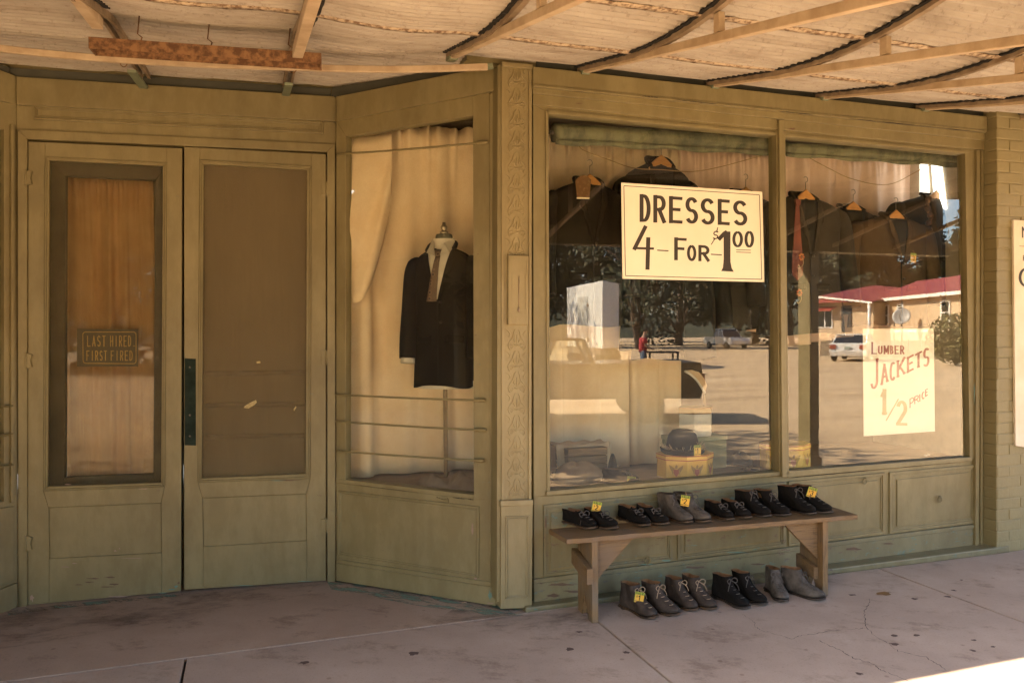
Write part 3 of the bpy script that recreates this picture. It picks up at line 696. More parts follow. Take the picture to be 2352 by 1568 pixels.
# upper wall above the openings
dl = D.td(hit_z(40, 1393))[0]; dr = D.td(hit_z(772, 1335))[0]
b.box(F.P(2.2, -.09, 3.45), F.d*2.6, F.n*.08, Vector((0, 0, .42)))
b.box(D.P((dl+dr)/2, -.09, 3.42), D.d*(dr-dl)*.55, D.n*.06, Vector((0, 0, .42)))
ml = (gb-ga).length
b.box(G.P(ml/2, -.11, 3.42), G.d*ml*.5, G.n*.06, Vector((0, 0, .42)))
b.box(F.P(5.6, -.15, 1.7), F.d*2.0, F.n*.10, Vector((0, 0, 1.7)))
hl = .95
b.box(H.P(hl*.5+.4, -.11, 3.42), H.d*hl, H.n*.06, Vector((0, 0, .42)))
hp_ = H.P(.98, 0, 0); tt = F.td(hp_)[0]
b.box(F.P(tt-2.4, F.td(hp_)[1]-.06, 1.8), F.d*2.4, F.n*.06, Vector((0, 0, 1.8)))
b.build('outer_wall', M['olive'], shop)
# interior partition and display floors
fz = .615
FLOOR = [F.P(.02, -.075, fz), F.P(3.40, -.06, fz), F.P(3.40, -1.08, fz), F.P(-1.05, -1.08, fz), G.P(.06, -.07, fz), G.P(ml-.05, -.07, fz)]
b = MB(); b.prism(FLOOR, (0, 0, -.05)); b.build('display_floor', plain('display_floor_boards', (.26, .19, .13), .7, (.18, .125, .08), 6, (1, 6, 1)), shop)
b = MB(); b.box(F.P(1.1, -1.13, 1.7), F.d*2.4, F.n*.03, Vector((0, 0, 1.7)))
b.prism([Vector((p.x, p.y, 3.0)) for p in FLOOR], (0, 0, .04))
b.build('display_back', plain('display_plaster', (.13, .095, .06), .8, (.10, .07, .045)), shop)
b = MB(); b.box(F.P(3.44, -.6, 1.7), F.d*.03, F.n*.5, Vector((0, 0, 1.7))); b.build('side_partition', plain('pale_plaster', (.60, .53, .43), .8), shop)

# ================================================================== CANOPY
ZC = 3.056
CAN_D = 2.735
def zsheet(d):
    if d < 0: return ZC+.014-.03*d
    e = min(d, 1.75); return ZC+.014-.223*d+.163*max(0, e-.55)**2+.391*(d-e)
def zchord(d): return ZC-.02-.223*d
RT = [F.td(F.hit(x, y))[0] for x, y in ((1035, 140), (1335, 157), (1630, 187), (1880, 218), (2110, 243))]
sp_ = (RT[4]-RT[1])/3
PA, PB = D.hit(330, 199, .03), D.hit(656, 216, .03)
def chord_hit(px, py):
    q = F.P(0, 0, ZC-.02); nn = (F.d.cross(F.n-Vector((0, 0, .223)))).normalized(); r = ray(px, py)
    return C0+r*((q-C0).dot(nn)/r.dot(nn))
tA, tB = F.td(PA)[0], F.td(PB)[0]
ALLT = [RT[0]-12*sp_, RT[0]-10*sp_, RT[0]-8*sp_, RT[0]-6*sp_, RT[0]-4*sp_,  tA-.15, tB-.05, RT[0]]+RT[1:]+[RT[4]+sp_*k for k in (1, 2, 3, 4)]
def sag(t):
    for a, b in zip(ALLT[:-1], ALLT[1:]):
        if a <= t <= b: return (.022 if b <= RT[0]+.01 else .004)*math.sin(math.pi*(t-a)/(b-a))**2
    return 0
canopy = thing('canopy', F.P(1, 1.2, 2.7), 'whitewashed corrugated metal canopy on steel trusses over the sidewalk', 'awning')
def sheet_rows(d0, d1, t0, t1, nt, amp=.0125, wl=.050):
    rows = []; n = int((d1-d0)/wl*8)
    for i in range(n+1):
        d = lerp(d0, d1, i/n); rows.append([])
        for k in range(nt+1):
            t = lerp(t0, t1, k/nt)
            z = zsheet(d)-sag(t)*min(1, max(.15, d+.9))+amp*math.sin(2*math.pi*d/wl)+.002*math.sin(t*3.1+d*2)
            rows[-1].append(F.P(t, d, z))
    return rows
b = MB(); b.grid(sheet_rows(.0, CAN_D, ALLT[0], ALLT[-1], 150)); b.build('roof_sheet', M['sheet'], canopy, recalc=False)
b = MB(); b.grid(sheet_rows(-1.05, .0, -4.2, .06, 50)); b.build('roof_sheet', M['sheet'], canopy, recalc=False)
b = MB()      # an opaque felt layer over the metal
b.grid([[F.P(t, d, zsheet(d)+.035) for t in (ALLT[0]-.1, 0, ALLT[-1]+.1)] for d in [-.02+(CAN_D+.03)*i/24 for i in range(25)]])
b.grid([[F.P(t, d, zsheet(d)+.035) for t in (-4.3, .2)] for d in (-1.3, -.02)])
b.build('roof_felt', plain('roof_felt', (.05, .045, .04), .9), canopy, solid=.01)
def bar(pts, up, wd, ht, mb):
    """rectangular bar along a polyline"""
    rings = []
    for i, p in enumerate(pts):
        t = (pts[min(i+1, len(pts)-1)]-pts[max(i-1, 0)]).normalized(); s_ = t.cross(up).normalized(); u_ = s_.cross(t)
        rings.append([p-s_*wd-u_*ht, p+s_*wd-u_*ht, p+s_*wd+u_*ht, p-s_*wd+u_*ht])
    mb.loft(rings, True, True, smooth=False)
UP = Vector((0, 0, 1))
def truss(t, posts=True):
    e = CAN_D-.05
    r = thing('rafter', F.P(t, 1.2, zchord(1.2)), None, None); adopt_later.append(r)
    b = MB(); bar([F.P(t, -.02, zchord(-.02)), F.P(t, e, zchord(e))], UP, .017, .018, b); b.build('lower_chord', M['strut'], r, .003)
    b = MB(); ds = [-.0+e*i/20 for i in range(21)]
    bar([F.P(t-.012, d, zsheet(d)-.028-sag(t)) for d in ds], UP, .013, .012, b); b.build('upper_chord', M['steel'], r)
    b = MB(); bar([F.P(t-.034, d, zsheet(d)-.0135+random.uniform(-.004, .003)) for d in [e*i/110 for i in range(111)]], UP, .009, .0050, b); b.build('sheet_end_shadow', M['dark'], r)  # dark strip standing for the shadow in the gaps under the sheet ends
    for d in (1.37, 2.1):
        b = MB(); z0, z1 = zchord(d)+.02, zsheet(d)-.045
        b.box(F.P(t, d, (z0+z1)/2), F.d*.014, F.n*.020, Vector((0, 0, (z1-z0)/2))); b.build('web_post', M['strut'], r, .002)
    b = MB(); bar([F.P(t, -.015, zchord(0)-.001), F.P(t, .07, zchord(.07)-.001)], UP, .0225, .0235, b); b.build('end_shoe', M['mould'], r)
    return r
adopt_later = []
for t in RT+[RT[4]+sp_*k for k in (1, 2, 3, 4)]: truss(t)
def left_truss(P0, q, name='rafter'):
    Q = chord_hit(*q); dr_ = (Q-P0); dr_ /= F.td(Q)[1]-F.td(P0)[1]
    d0 = F.td(P0)[1]; f = lambda d: P0+dr_*(d-d0)
    r = thing(name, f(.8), None, None); adopt_later.append(r)
    b = MB(); bar([f(.16), f(CAN_D-.05)], UP, .024, .024, b); b.build('lower_chord', M['strut'], r, .003)
    g = lambda d, o=0: Vector((f(d).x, f(d).y, zsheet(d)-.035))+F.d*o
    b = MB()
    for o in (.03, -.01): bar([g(d, o) for d in [d0+(CAN_D-.05-d0)*i/24 for i in range(25)]], UP, .007, .016, b)
    b.build('upper_chord', M['steel'], r)
    b = MB(); bar([g(d, .052)+Vector((0, 0, .0205+.003*math.sin(d*41))) for d in [.2+(CAN_D-.3)*i/90 for i in range(91)]], UP, .009, .0075, b); b.build('sheet_end_shadow', M['dark'], r)  # same dark strip, in place of shadow between sheet and chord
    b = MB(); bar([P0+UP*-.005, f(d0+.34)+UP*-.005], UP, .022, .008, b); b.build('end_shoe', M['mould'], r)
left_truss(PA, (183, 0)); left_truss(PB, (719, 0))
for r in adopt_later: adopt(r, canopy)
b = MB()
for d in (.66, 1.27, 1.88):          # crusted laps where one sheet overlaps the next
    rows = []
    for i in range(3):
        rows.append([F.P(lerp(-3.9, ALLT[-1], k/260), d+(i-1)*.022+random.uniform(-.004, .004), zsheet(d)-.0135-(.004 if i == 1 else 0)-sag(lerp(-3.9, ALLT[-1], k/260))+random.uniform(-.002, .002)) for k in range(261)])
    b.grid(rows)
b.build('sheet_lap', plain('crusted_lap', (.46, .36, .25), .9, (.15, .09, .05), 60, (.6, .6, 1), b=.5, lo=.40, hi=.55), canopy, recalc=False, solid=.003)
b = MB(); fb = zchord(CAN_D)-.045
b.box(F.P((ALLT[0]+ALLT[-1])/2, CAN_D+.03, (fb+ZC+.10)/2), F.d*(ALLT[-1]-ALLT[0])/2, F.n*.03, Vector((0, 0, (ZC+.10-fb)/2)))
b.box(F.P((ALLT[0]+ALLT[-1])/2, CAN_D-.06, fb+.07), F.d*(ALLT[-1]-ALLT[0])/2, F.n*.05, Vector((0, 0, .07)))
b.build('fascia', M['olive'], canopy)
b = MB()
for W, l0, l1 in ((F, .0, 3.42), (G, .0, ml-.03), (D, dl, dr), (H, .0, .95)):
    b.box(W.P((l0+l1)/2, -.022, 3.040), W.d*(l1-l0)/2, W.n*.018, UP*.030)
b.build('shadow_gap_strip', plain('shadow_gap_tone', (.06, .058, .040), .8), canopy)  # strip coloured dark as the shadow gap between headers and sheet
GLP = -.03
def mirror(p): return p-F.n*(2*(F.td(p)[1]-GLP))
# posts at the kerb (one is the bright upright mirrored in the right pane)
def mir_at_d(px, py, d):
    r = ray(px, py); q = F.p0+F.n*(2*GLP-d); p = C0+r*((q-C0).dot(F.n)/r.dot(F.n)); return mirror(p)
pc = mir_at_d(1857, 760, CAN_D-.06); pt_, pd_ = F.td(pc)
for t, lab in ((pt_, 'square olive canopy post at the kerb in front of the display window'), (pt_-13.2, 'square olive canopy post at the far left end of the canopy')):
    e = thing('canopy_post', F.P(t, pd_, 0), lab, 'post', 'square posts carrying the canopy')
    b = MB(); b.box(F.P(t, pd_, (fb-.004)/2), (F.d+F.n*.25).normalized()*.075, (F.n-F.d*.25).normalized()*.075, Vector((0, 0, (fb-.004)/2))); b.build('shaft', M['olive_lt'], e, .008)
    b = MB(); b.box(F.P(t, pd_, .10), (F.d+F.n*.25).normalized()*.095, (F.n-F.d*.25).normalized()*.095, Vector((0, 0, .10))); b.build('base', M['olive'], e, .008)
# bowed conduit
cp = curve_pts([hit_z(x, y, 2.955) for x, y in ((-160, 86), (0, 112), (200, 132), (420, 146), (640, 154), (900, 160), (1120, 154))], 8)
e = thing('conduit', cp[25], 'long pale conduit pipe bowed across the canopy above the double doors', 'pipe')
b = MB(); bar(cp, UP, .011, .017, b); b.build('pipe', M['strut'], e, .004)
b = MB(); bar([hit_z(1085, 156, 2.962), hit_z(1132, 152.5, 2.966)], UP, .026, .008, b); b.build('flat_end', M['mould'], e)
for x in (283, 672):
    b = MB(); c = hit_z(x, 140 if x < 400 else 154, 2.955)
    b.tube([c+Vector((.022*math.cos(a), .01*math.sin(a*.5), .030*math.sin(a))) for a in [i*.55 for i in range(13)]]+[c+Vector((.02, 0, .09))], .0025, 6); b.build('tie_wire', M['rust'], e)
# rusty channel hung under the trusses
A_, B_ = hit_z(203, 111, 2.845), hit_z(738, 147, 2.845); ax = (B_-A_); L_ = ax.length; axn = ax.normalized(); dn = Vector((axn.y, -axn.x, 0))
e = thing('light_channel', (A_+B_)/2, 'rusty steel lamp channel hanging below the canopy over the doors', 'channel')
b = MB(); c = (A_+B_)/2+Vector((0, 0, .026))-dn*.05
b.box(c+dn*.048, axn*L_/2, dn*.002, UP*.026); b.box(c-dn*.048, axn*L_/2, dn*.002, UP*.026); b.box(c+UP*.024, axn*L_/2, dn*.045, UP*.002)
b.build('channel', M['rust'], e, .001)
for k in (-.5, .5):
    b = MB(); b.box(c+axn*L_*k*.995, axn*.003, dn*.045, UP*.024); b.build('end_cap', M['rust'], e)
for k in (-.3, .0, .36):
    b = MB(); q = c+axn*L_*k+UP*.026
    b.tube([q, q+Vector((.01, 0, .03)), q+Vector((-.015, .01, .05)), q+Vector((.0, .0, .14))], .003, 6); b.build('hanger_wire', M['rust'], e)

# ================================================================== BENCH
bl0 = hit_z(1302, 1250, .436); br0 = hit_z(1970, 1192, .436)
bx = (br0-bl0); BL = bx.length; bx.normalize(); by = Vector((-bx.y, bx.x, 0))          # by points to the wall
bench = thing('wooden_bench', (bl0+br0)/2-Vector((0, 0, .436)), 'weathered brown plank bench standing against the bulkhead under the display window', 'bench')
def BP(s_, d_, z_): return bl0+bx*s_+by*d_+Vector((0, 0, z_-.436))
b = MB()
nn_ = 40; front = [BP(BL*i/nn_, .003*math.sin(i*1.7)+random.uniform(-.0015, .0015), .436) for i in range(nn_+1)]
back = [BP(BL*i/nn_-.02*(1-i/nn_), .235+random.uniform(-.002, .002), .436) for i in range(nn_, -1, -1)]
b.prism(front+back, (0, 0, .027)); b.build('seat', M['wood'], bench, .003)
def leg(s_, worn):
    z0 = .435; g = by; p = lambda d_, z_: BP(s_, d_, z_)
    b = MB(); b.prism([p(.012, 0), p(.012, z0), p(.225, z0), p(.225, 0), p(.165, 0), p(.12, .14), p(.07, 0)], bx*.036)
    return b.build('leg', M['wood2'], bench, .003)
sl = (hit_z(1367, 1438)-BP(0, 0, 0)).dot(bx); sr = (hit_z(1903, 1375.5)-BP(0, 0, 0)).dot(bx)
leg(sl, 0); leg(sr, 1)
for s_, sg in ((sl+.037, 1), (sr-.001, -1)):
    b = MB(); dd = .055
    b.prism([BP(s_, dd, .435), BP(s_+sg*.235, dd, .435), BP(s_, dd, .205)], by*.022); b.build('gusset', M['wood'], bench, .002)
b = MB(); b.prism([BP(sl-.002, -.012, .215), BP(sl-.002, -.012, .30), BP(sl-.002, .225, .35), BP(sl-.002, .225, .265)], -bx*.036); b.build('cleat', M['wood'], bench, .004)
b = MB(); b.prism([BP(sr-.002, .05, .09), BP(sr-.002, .05, .16), BP(sr-.002, .22, .20), BP(sr-.002, .22, .12)], -bx*.03); b.build('cleat', M['wood'], bench, .004)

# ================================================================== SHOES
def footw(u, k=1.0):                     # half width of the sole at u in 0..1 from heel to toe
    pts = [(0, .0), (.03, .021), (.1, .030), (.25, .032), (.42, .031), (.6, .040), (.74, .0445), (.86, .040), (.94, .030), (.985, .014), (1, 0)]
    for (a, x), (c, y) in zip(pts[:-1], pts[1:]):
        if u <= c: return k*lerp(x, y, (u-a)/(c-a))
    return 0
def outline(x0, x1, L, k, n=30, side=1):
    """closed foot outline between heel x0 and front x1"""
    us = [.5-.5*math.cos(math.pi*i/(n//2)) for i in range(n//2+1)]
    up_ = [(lerp(x0, x1, u), footw(u, k)*(1.06 if u > .5 else 1)+side*.006*math.sin(math.pi*u)*(u > .3)) for u in us]
    dn_ = [(lerp(x0, x1, u), -footw(u, k)*(.98)+side*.006*math.sin(math.pi*u)*(u > .3)) for u in us[1:-1]]
    return up_+dn_[::-1]
def shoe(tx, ty, z0, phi, L, kind, side, mat, lmat, label, group, name='shoe', solem='sole', lm='lacek', liner='lining', wk=1.0):
    phi = phi+14; toe = hit_z(tx, ty, z0); c = Vector((-toe.x, -toe.y, 0)).normalized(); a = R(phi)
    h = Vector((c.x*math.cos(a)-c.y*math.sin(a), c.x*math.sin(a)+c.y*math.cos(a), 0))   # toward the camera, turned to the right
    lat = Vector((-h.y, h.x, 0)); hl_ = toe-h*L
    T = lambda x, y, z: hl_+h*x+lat*y+Vector((0, 0, z))
    e = thing(name, T(L*.4, 0, 0), label, 'shoe' if kind == 'low' else 'boot', group)
    sc = L/.28
    b = MB(); ol = outline(-.004, L+.004, L, wk*1.06*sc, 36, side)
    lift = lambda x: .010*max(0, (x/L-.72)/.28)**2*sc          # toe spring
    r0 = [T(x, y, .001+lift(x)) for x, y in ol]; r1 = [T(x, y, .011+lift(x)) for x, y in ol]
    b.loft([r0, r1], True, True, smooth=False); b.build('sole', M[solem], e, .0015)
    b = MB(); hb = [(x, y) for x, y in outline(-.002, L*.29, L, wk*1.0*sc, 24, 0)]
    b.loft([[T(x, y*1.0, .0005) for x, y in hb], [T(x, y, .006) for x, y in hb]], True, True, smooth=False); b.build('heel', M['sole2'], e, .001)
    H_ = {'boot': .138, 'low': .082, 'ankle': .122}[kind]*random.uniform(.97, 1.03)
    # front edge of the upper at each height
    if kind == 'low': lv = [(.010, 1.0, 0, 1.0), (.022, 1.0, 0, 1.03), (.036, .98, .004, .98), (.047, .90, .006, .91), (.055, .78, .008, .83), (.063, .66, .008, .78), (.071, .57, .010, .74), (H_, .50, .012, .72)]
    else:
        lv = [(.010, 1.0, 0, 1.0), (.022, 1.0, 0, 1.03), (.036, .985, .003, .99), (.048, .91, .005, .93), (.058, .79, .006, .86), (.068, .69, .007, .82), (.080, .60, .008, .79), (.097, .53, .008, .77), (H_-.012, .485, .007, .78), (H_, .48, .004, .79)]
    rings = []; w1, w2, w3, sl_ = random.uniform(0, 6), random.uniform(0, 6), random.uniform(0, 6), random.uniform(-.008, .008)
    for z, fx, hx, kw in lv:
        tw = max(0, (z-.05)/.09)
        rr = []
        for x, y in outline(hx, L*fx, L, wk*kw*sc, 36, side):
            zz = z
            if z > .045: zz = z+(.010*((x/(L*fx))-.35))*min(1, tw*1.5)*(1 if kind != 'low' else -.6)
            u_ = x/L; cr_ = .0022*math.sin(u_*46+w1+y*30)*math.exp(-((u_-.66)/.13)**2)*(z > .03)       # creases over the vamp
            dx_ = .0025*math.sin(w2+z*40+y*60)*tw*1.5; dy_ = .0030*math.sin(w3+u_*9+z*50)+sl_*tw
            rr.append(T(x+dx_+random.uniform(-.0006, .0006), y*(1-.05*tw)+dy_+random.uniform(-.0007, .0007), zz+cr_+lift(x)*(z < .05)))
        rings.append(rr)
    b = MB(); b.loft(rings, True, False)
    up_o = b.build('upper', mat, e, sub=1)
    top = rings[-1]; ctr = sum(top, Vector())/len(top)
    ins = [lerp(p, ctr, .10)-UP*.001 for p in top]; dep = [lerp(p, ctr, .25)-UP*.045 for p in top]
    b = MB(); b.loft([[lerp(p, ctr, .0) for p in top], ins, dep], False, True); b.build('lining', M[liner], e)
    # laces climbing the throat, with a bow
    zs = [.050, .061, .074, .088, .104, .120] if kind != 'low' else [.046, .053, .060, .067]
    zs = [z for z in zs if z < H_-.004]
    def throat(z):
        for (za, fa, _, ka), (zb_, fb_, _, kb) in zip(lv[:-1], lv[1:]):
            if za <= z <= zb_: return L*lerp(fa, fb_, (z-za)/(zb_-za))
        return L*.55
    b = MB(); lr = .0021
    oy = side*.004
    for i, z in enumerate(zs):
        x = throat(z)-.008; ww = .014
        b.tube([T(x-.010, -ww+oy, z+.004), T(x+.002, -ww*.4+oy, z+.008), T(x+.002, ww*.4+oy, z+.008), T(x-.010, ww+oy, z+.004)], lr, 6)
    x = throat(zs[-1])+.004; z = zs[-1]+.006
    for sg in (-1, 1):
        k = random.uniform(.8, 1.3)
        b.tube(curve_pts([T(x, oy, z), T(x+.010, sg*.014*k+oy, z+.012*k), T(x+.012, sg*.030*k+oy, z+.004), T(x+.016, sg*.022*k+oy, z-.012), T(x+.004, sg*.004+oy, z-.002)], 5), lr, 6)
        b.tube(curve_pts([T(x, oy, z), T(x+.012, sg*.012+oy, z-.006), T(x+.020, sg*.026*k+oy, z-.022*k), T(x+.022, sg*.034*k+oy, max(.02, z-.045*k))], 5), lr, 6)
    b.build('lace', M[lm], e)
    # facing edges and toe seam
    b = MB()
    for sg in (-1, 1):
        b.tube([T(throat(z)-.013, sg*.017+oy, z+.005) for z in zs], .0022, 6)
    b.build('eyelet_facing', mat, e)
    return e, T, H_, throat
SZ = .4635
k_, bb, gg = M['leatherk'], M['leatherb'], M['leatherg']
gb_, gf_ = 'shoes for sale on the bench', 'boots for sale on the sidewalk under the bench'
SH = {}
SH['1a'] = shoe(1367, 1217, SZ, 30, .27, 'low', 1, k_, 0, 'black low shoe at the left end of the bench seat, without a tag', gb_)
SH['1b'] = shoe(1416, 1217, SZ, 30, .27, 'low', -1, k_, 0, 'black low shoe on the bench with a yellow $2 tag tucked behind its laces', gb_)
SH['2a'] = shoe(1488, 1211, SZ, 24, .27, 'low', 1, k_, 0, 'black low shoe on the bench, right of the tagged low shoe, dark red lining', gb_)
SH['2b'] = shoe(1532, 1208, SZ, 26, .27, 'low', -1, k_, 0, 'black low shoe on the bench touching the tall grey boot', gb_)
SH['3a'] = shoe(1587, 1204, SZ, 28, .28, 'boot', 1, gg, 0, 'tall grey leather boot on the bench, left one of the grey pair, no tag', gb_, 'boot', liner='sole2')
SH['3b'] = shoe(1629, 1202, SZ, 30, .28, 'boot', -1, gg, 0, 'tall grey leather boot on the bench with a yellow $2 tag on its shaft', gb_, 'boot', liner='sole2')
SH['4a'] = shoe(1681, 1197, SZ, 24, .25, 'low', 1, k_, 0, 'small black low shoe on the bench right of the grey boots', gb_)
SH['4b'] = shoe(1722, 1193, SZ, 26, .25, 'low', -1, k_, 0, 'small black low shoe on the bench touching the leftmost tall black boot', gb_)
SH['5a'] = shoe(1768, 1190, SZ, 32, .28, 'ankle', 1, k_, 0, 'black suede ankle boot on the bench, leftmost of the four black boots', gb_, 'boot', 'sole2')
SH['5b'] = shoe(1813, 1187, SZ, 32, .28, 'ankle', -1, k_, 0, 'black suede ankle boot on the bench with a tall lace loop beside a lace-up boot', gb_, 'boot', 'sole2')
SH['6a'] = shoe(1871, 1184, SZ, 32, .29, 'boot', 1, k_, 0, 'black suede lace-up boot on the bench directly left of the boot with the $3 tag', gb_, 'boot', 'sole2')
SH['6b'] = shoe(1910, 1181, SZ, 36, .29, 'boot', -1, k_, 0, 'black suede boot at the right end of the bench with a yellow $3 tag', gb_, 'boot', 'sole2')
SH['7a'] = shoe(1505, 1424, .0015, 28, .285, 'boot', 1, bb, 0, 'scuffed brown boot under the bench with a yellow $1 tag', gf_, 'boot', lm='laceb', wk=1.05)
SH['7b'] = shoe(1557, 1417, .0015, 30, .285, 'boot', -1, bb, 0, 'brown boot with looped pale laces under the bench, right beside the tagged boot', gf_, 'boot', lm='laceb')
SH['8a'] = shoe(1598, 1406, .0015, 24, .275, 'boot', 1, bb, 0, 'dark brown boot under the bench, left one of the second pair', gf_, 'boot', lm='laceb')
SH['8b'] = shoe(1642, 1403, .0015, 26, .275, 'boot', -1, bb, 0, 'dark brown boot with dangling brown laces under the bench beside the black pair', gf_, 'boot', lm='laceb')
SH['9a'] = shoe(1718, 1401, .0015, 30, .285, 'boot', 1, k_, 0, 'black boot on the sidewalk under the bench, left one of the black pair', gf_, 'boot', 'sole2')
SH['9b'] = shoe(1759, 1392, .0015, 28, .28, 'boot', -1, k_, 0, 'black boot on the sidewalk under the bench, right one of the black pair', gf_, 'boot', 'sole2')
SH['10a'] = shoe(1800, 1385, .0015, 6, .27, 'boot', 1, gg, 0, 'grey brown boot under the bench pointing straight at the viewer', gf_, 'boot', 'sole2')
SH['10b'] = shoe(1895, 1380, .0015, 48, .285, 'boot', -1, gg, 0, 'grey brown boot turned sideways beside the right bench leg', gf_, 'boot', 'sole2')

# ================================================================== PRICE TAGS
def price_tag(c, u, v, num, label, wd=.050, ht=.066):
    u = u.normalized(); v = (v-u*v.dot(u)).normalized(); n = u.cross(v)
    if n.dot(C0-c) < 0: n = -n
    e = thing('price_tag', c, label, 'price tag', 'yellow sale tags')
    P = lambda x, y, h=0: c+u*(x-.5)*wd+v*(y-.5)*ht+n*h
    b = MB(); b.prism([P(0, 0), P(1, 0), P(1, 1), P(0, 1)], -n*.0008); b.build('card', M['tagy'], e)
    b = MB(); b.add([P(0, .74, .0002), P(1, .74, .0002), P(1, 1, .0002), P(0, 1, .0002)], [[0, 1, 2, 3]])
    b.add([P(0, 0, .00021), P(.06, 0, .00021), P(.06, .73, .00021), P(0, .73, .00021)], [[0, 1, 2, 3]]); b.build('green_band', M['tagg'], e)
    ik = Ink(lambda x, y, h: P(x, y, h*1.0))
    for i, ch_ in enumerate('SALE'): ik.glyph(ch_, .10+.22*i, .78, .13, .17, .035)
    ik.glyph(num, .40, .24, .26, .44, .095, .06)
    ik.glyph('$', .18, .50, .12, .13, .035)
    ik.stroke([(.05, .12), (.97, .12)], .05, .045)
    ik.mb.build('print', M['ink'], e)
    b = MB(); b.tube([P(.5, .97, .001), P(.52, 1.12, .003), P(.42, 1.28, -.006)], .0012, 5); b.build('string', M['twine'], e)
    return e
def view_axes(c, roll=0, lean=.25):
    f = (C0-c); f.z = 0; f.normalize(); u = Vector((-f.y, f.x, 0)); v = (UP-f*lean).normalized()
    a = R(roll); return u*math.cos(a)+v*math.sin(a), v*math.cos(a)-u*math.sin(a)
def tag_at(px, py, depth, num, roll, label, lean=-.25, **k):
    c = at(px, py, depth); u, v = view_axes(c, roll, lean); return price_tag(c, u, v, num, label, **k)
def shoe_pt(s_, x, y, z): return SH[s_][1](x, y, z)
def depth_of(p): return p.y
tag_at(1468.5, 1371, shoe_pt('7a', .17, 0, .09).y-.022, '1', -9, 'yellow $1 sale tag hanging on the brown boot under the bench')
tag_at(1573.5, 1149.5, shoe_pt('3b', .165, 0, .10).y-.022, '2', -8, 'yellow $2 sale tag on the shaft of the tall grey boot')
tag_at(1370, 1164, shoe_pt('1b', .12, 0, .07).y+.01, '2', -12, 'yellow $2 sale tag tucked into the black low shoe')
tag_at(1864.5, 1130.5, shoe_pt('6b', .165, 0, .10).y-.022, '3', -16, 'yellow $3 sale tag on the black boot at the bench end')

# ================================================================== WINDOW SIGNS
def card(name, W, q, d0, d1, m, label, cat, rows=1):
    e = thing(name, W.hit(*q[3], d1), label, cat)
    b = MB(); b.wp(W, q, d0, d1); b.build('card', m, e); return e
def wink(W, d): return Ink(lambda x, y, h: W.hit(x, -y, d+h))
zA = lambda x, y: (1223+x*.3, -(225.8+y*.3))
e = card('dresses_sign', F, [(1427, 419.6), (1751, 440.6), (1755.5, 647.7), (1430, 640)], -.0290, -.0268, M['paper'], 'cream DRESSES 4 FOR $1.00 sign stuck on the glass of the left pane', 'sign')
ik = wink(F, -.0268)
def put(ik, ch, x0, x1, y0, y1, zf, wd, k=.3, w2=None, slope=.065, serif=0, sx=0):
    (a, _), (c, _2) = zf(x0, 0), zf(x1, 0); yb_ = zf(0, y1)[1]; yt_ = zf(0, y0)[1]
    ik.glyph(ch, a+wd*.5, yb_+wd*.4, (c-a)-wd, (yt_-yb_)-wd*.8, wd, w2, sx, -slope*(c-a), serif, 0.45)
for ch_, x0, x1, y0, y1 in (('D', 820, 905, 735, 945), ('R', 925, 1022, 742, 950), ('E', 1045, 1150, 750, 955), ('S', 1168, 1270, 755, 958), ('S', 1285, 1397, 763, 965), ('E', 1418, 1512, 772, 968), ('S', 1533, 1647, 780, 972)):
    put(ik, ch_, x0, x1, y0, y1, zA, 9.2, w2=7.0, slope=.05)
put(ik, '4', 765, 932, 975, 1275, zA, 9.5, w2=5, slope=.02)
for ch_, x0, x1, y0, y1, wd in (('F', 1085, 1182, 1066, 1238, 8.4), ('O', 1183, 1255, 1122, 1244, 6.6), ('R', 1270, 1357, 1124, 1246, 7.2)): put(ik, ch_, x0, x1, y0, y1, zA, wd, w2=6, slope=.04)
ik.stroke([zA(955, 1163), zA(1042, 1168)], 3, 2.4); ik.stroke([zA(1366, 1194), zA(1450, 1199)], 3, 2.4)
put(ik, '$', 1376, 1420, 1015, 1078, zA, 2.6, slope=.02, sx=3)
ik.stroke([zA(1420, 988), zA(1414, 1003)], 2); ik.stroke([zA(1386, 1092), zA(1368, 1120)], 2)
ik.stroke([zA(1424, 1082), zA(1470, 1034), zA(1490, 1022)], 9, 9); ik.stroke([zA(1490, 1020), zA(1490, 1240)], 15.5); ik.stroke([zA(1490, 1235), zA(1488, 1280)], 16)
b0 = ik.mb; b0.add([F.hit(zA(x, y)[0], -zA(x, y)[1], -.0261) for x, y in ((1463, 1250), (1516, 1250), (1526, 1300), (1542, 1328), (1445, 1322), (1458, 1296))], [[0, 1, 2, 3, 4, 5]])
put(ik, '0', 1530, 1612, 1016, 1142, zA, 7, w2=4.5, slope=.0); put(ik, '0', 1623, 1697, 1014, 1144, zA, 7, w2=4.5, slope=0)
ik.stroke([zA(1560, 1160), zA(1672, 1163)], 1.6, 1.5); ik.stroke([zA(1560, 1177), zA(1672, 1181)], 1.6, 1.5)
bp_ = [zA(700, 670), zA(1738, 740), zA(1755, 1386), zA(712, 1358), zA(700, 670)]
for p, q in zip(bp_[:-1], bp_[1:]): ik.stroke([p, q], 1.5, 1.5)
ik.mb.build('lettering', M['ink'], e, recalc=False)

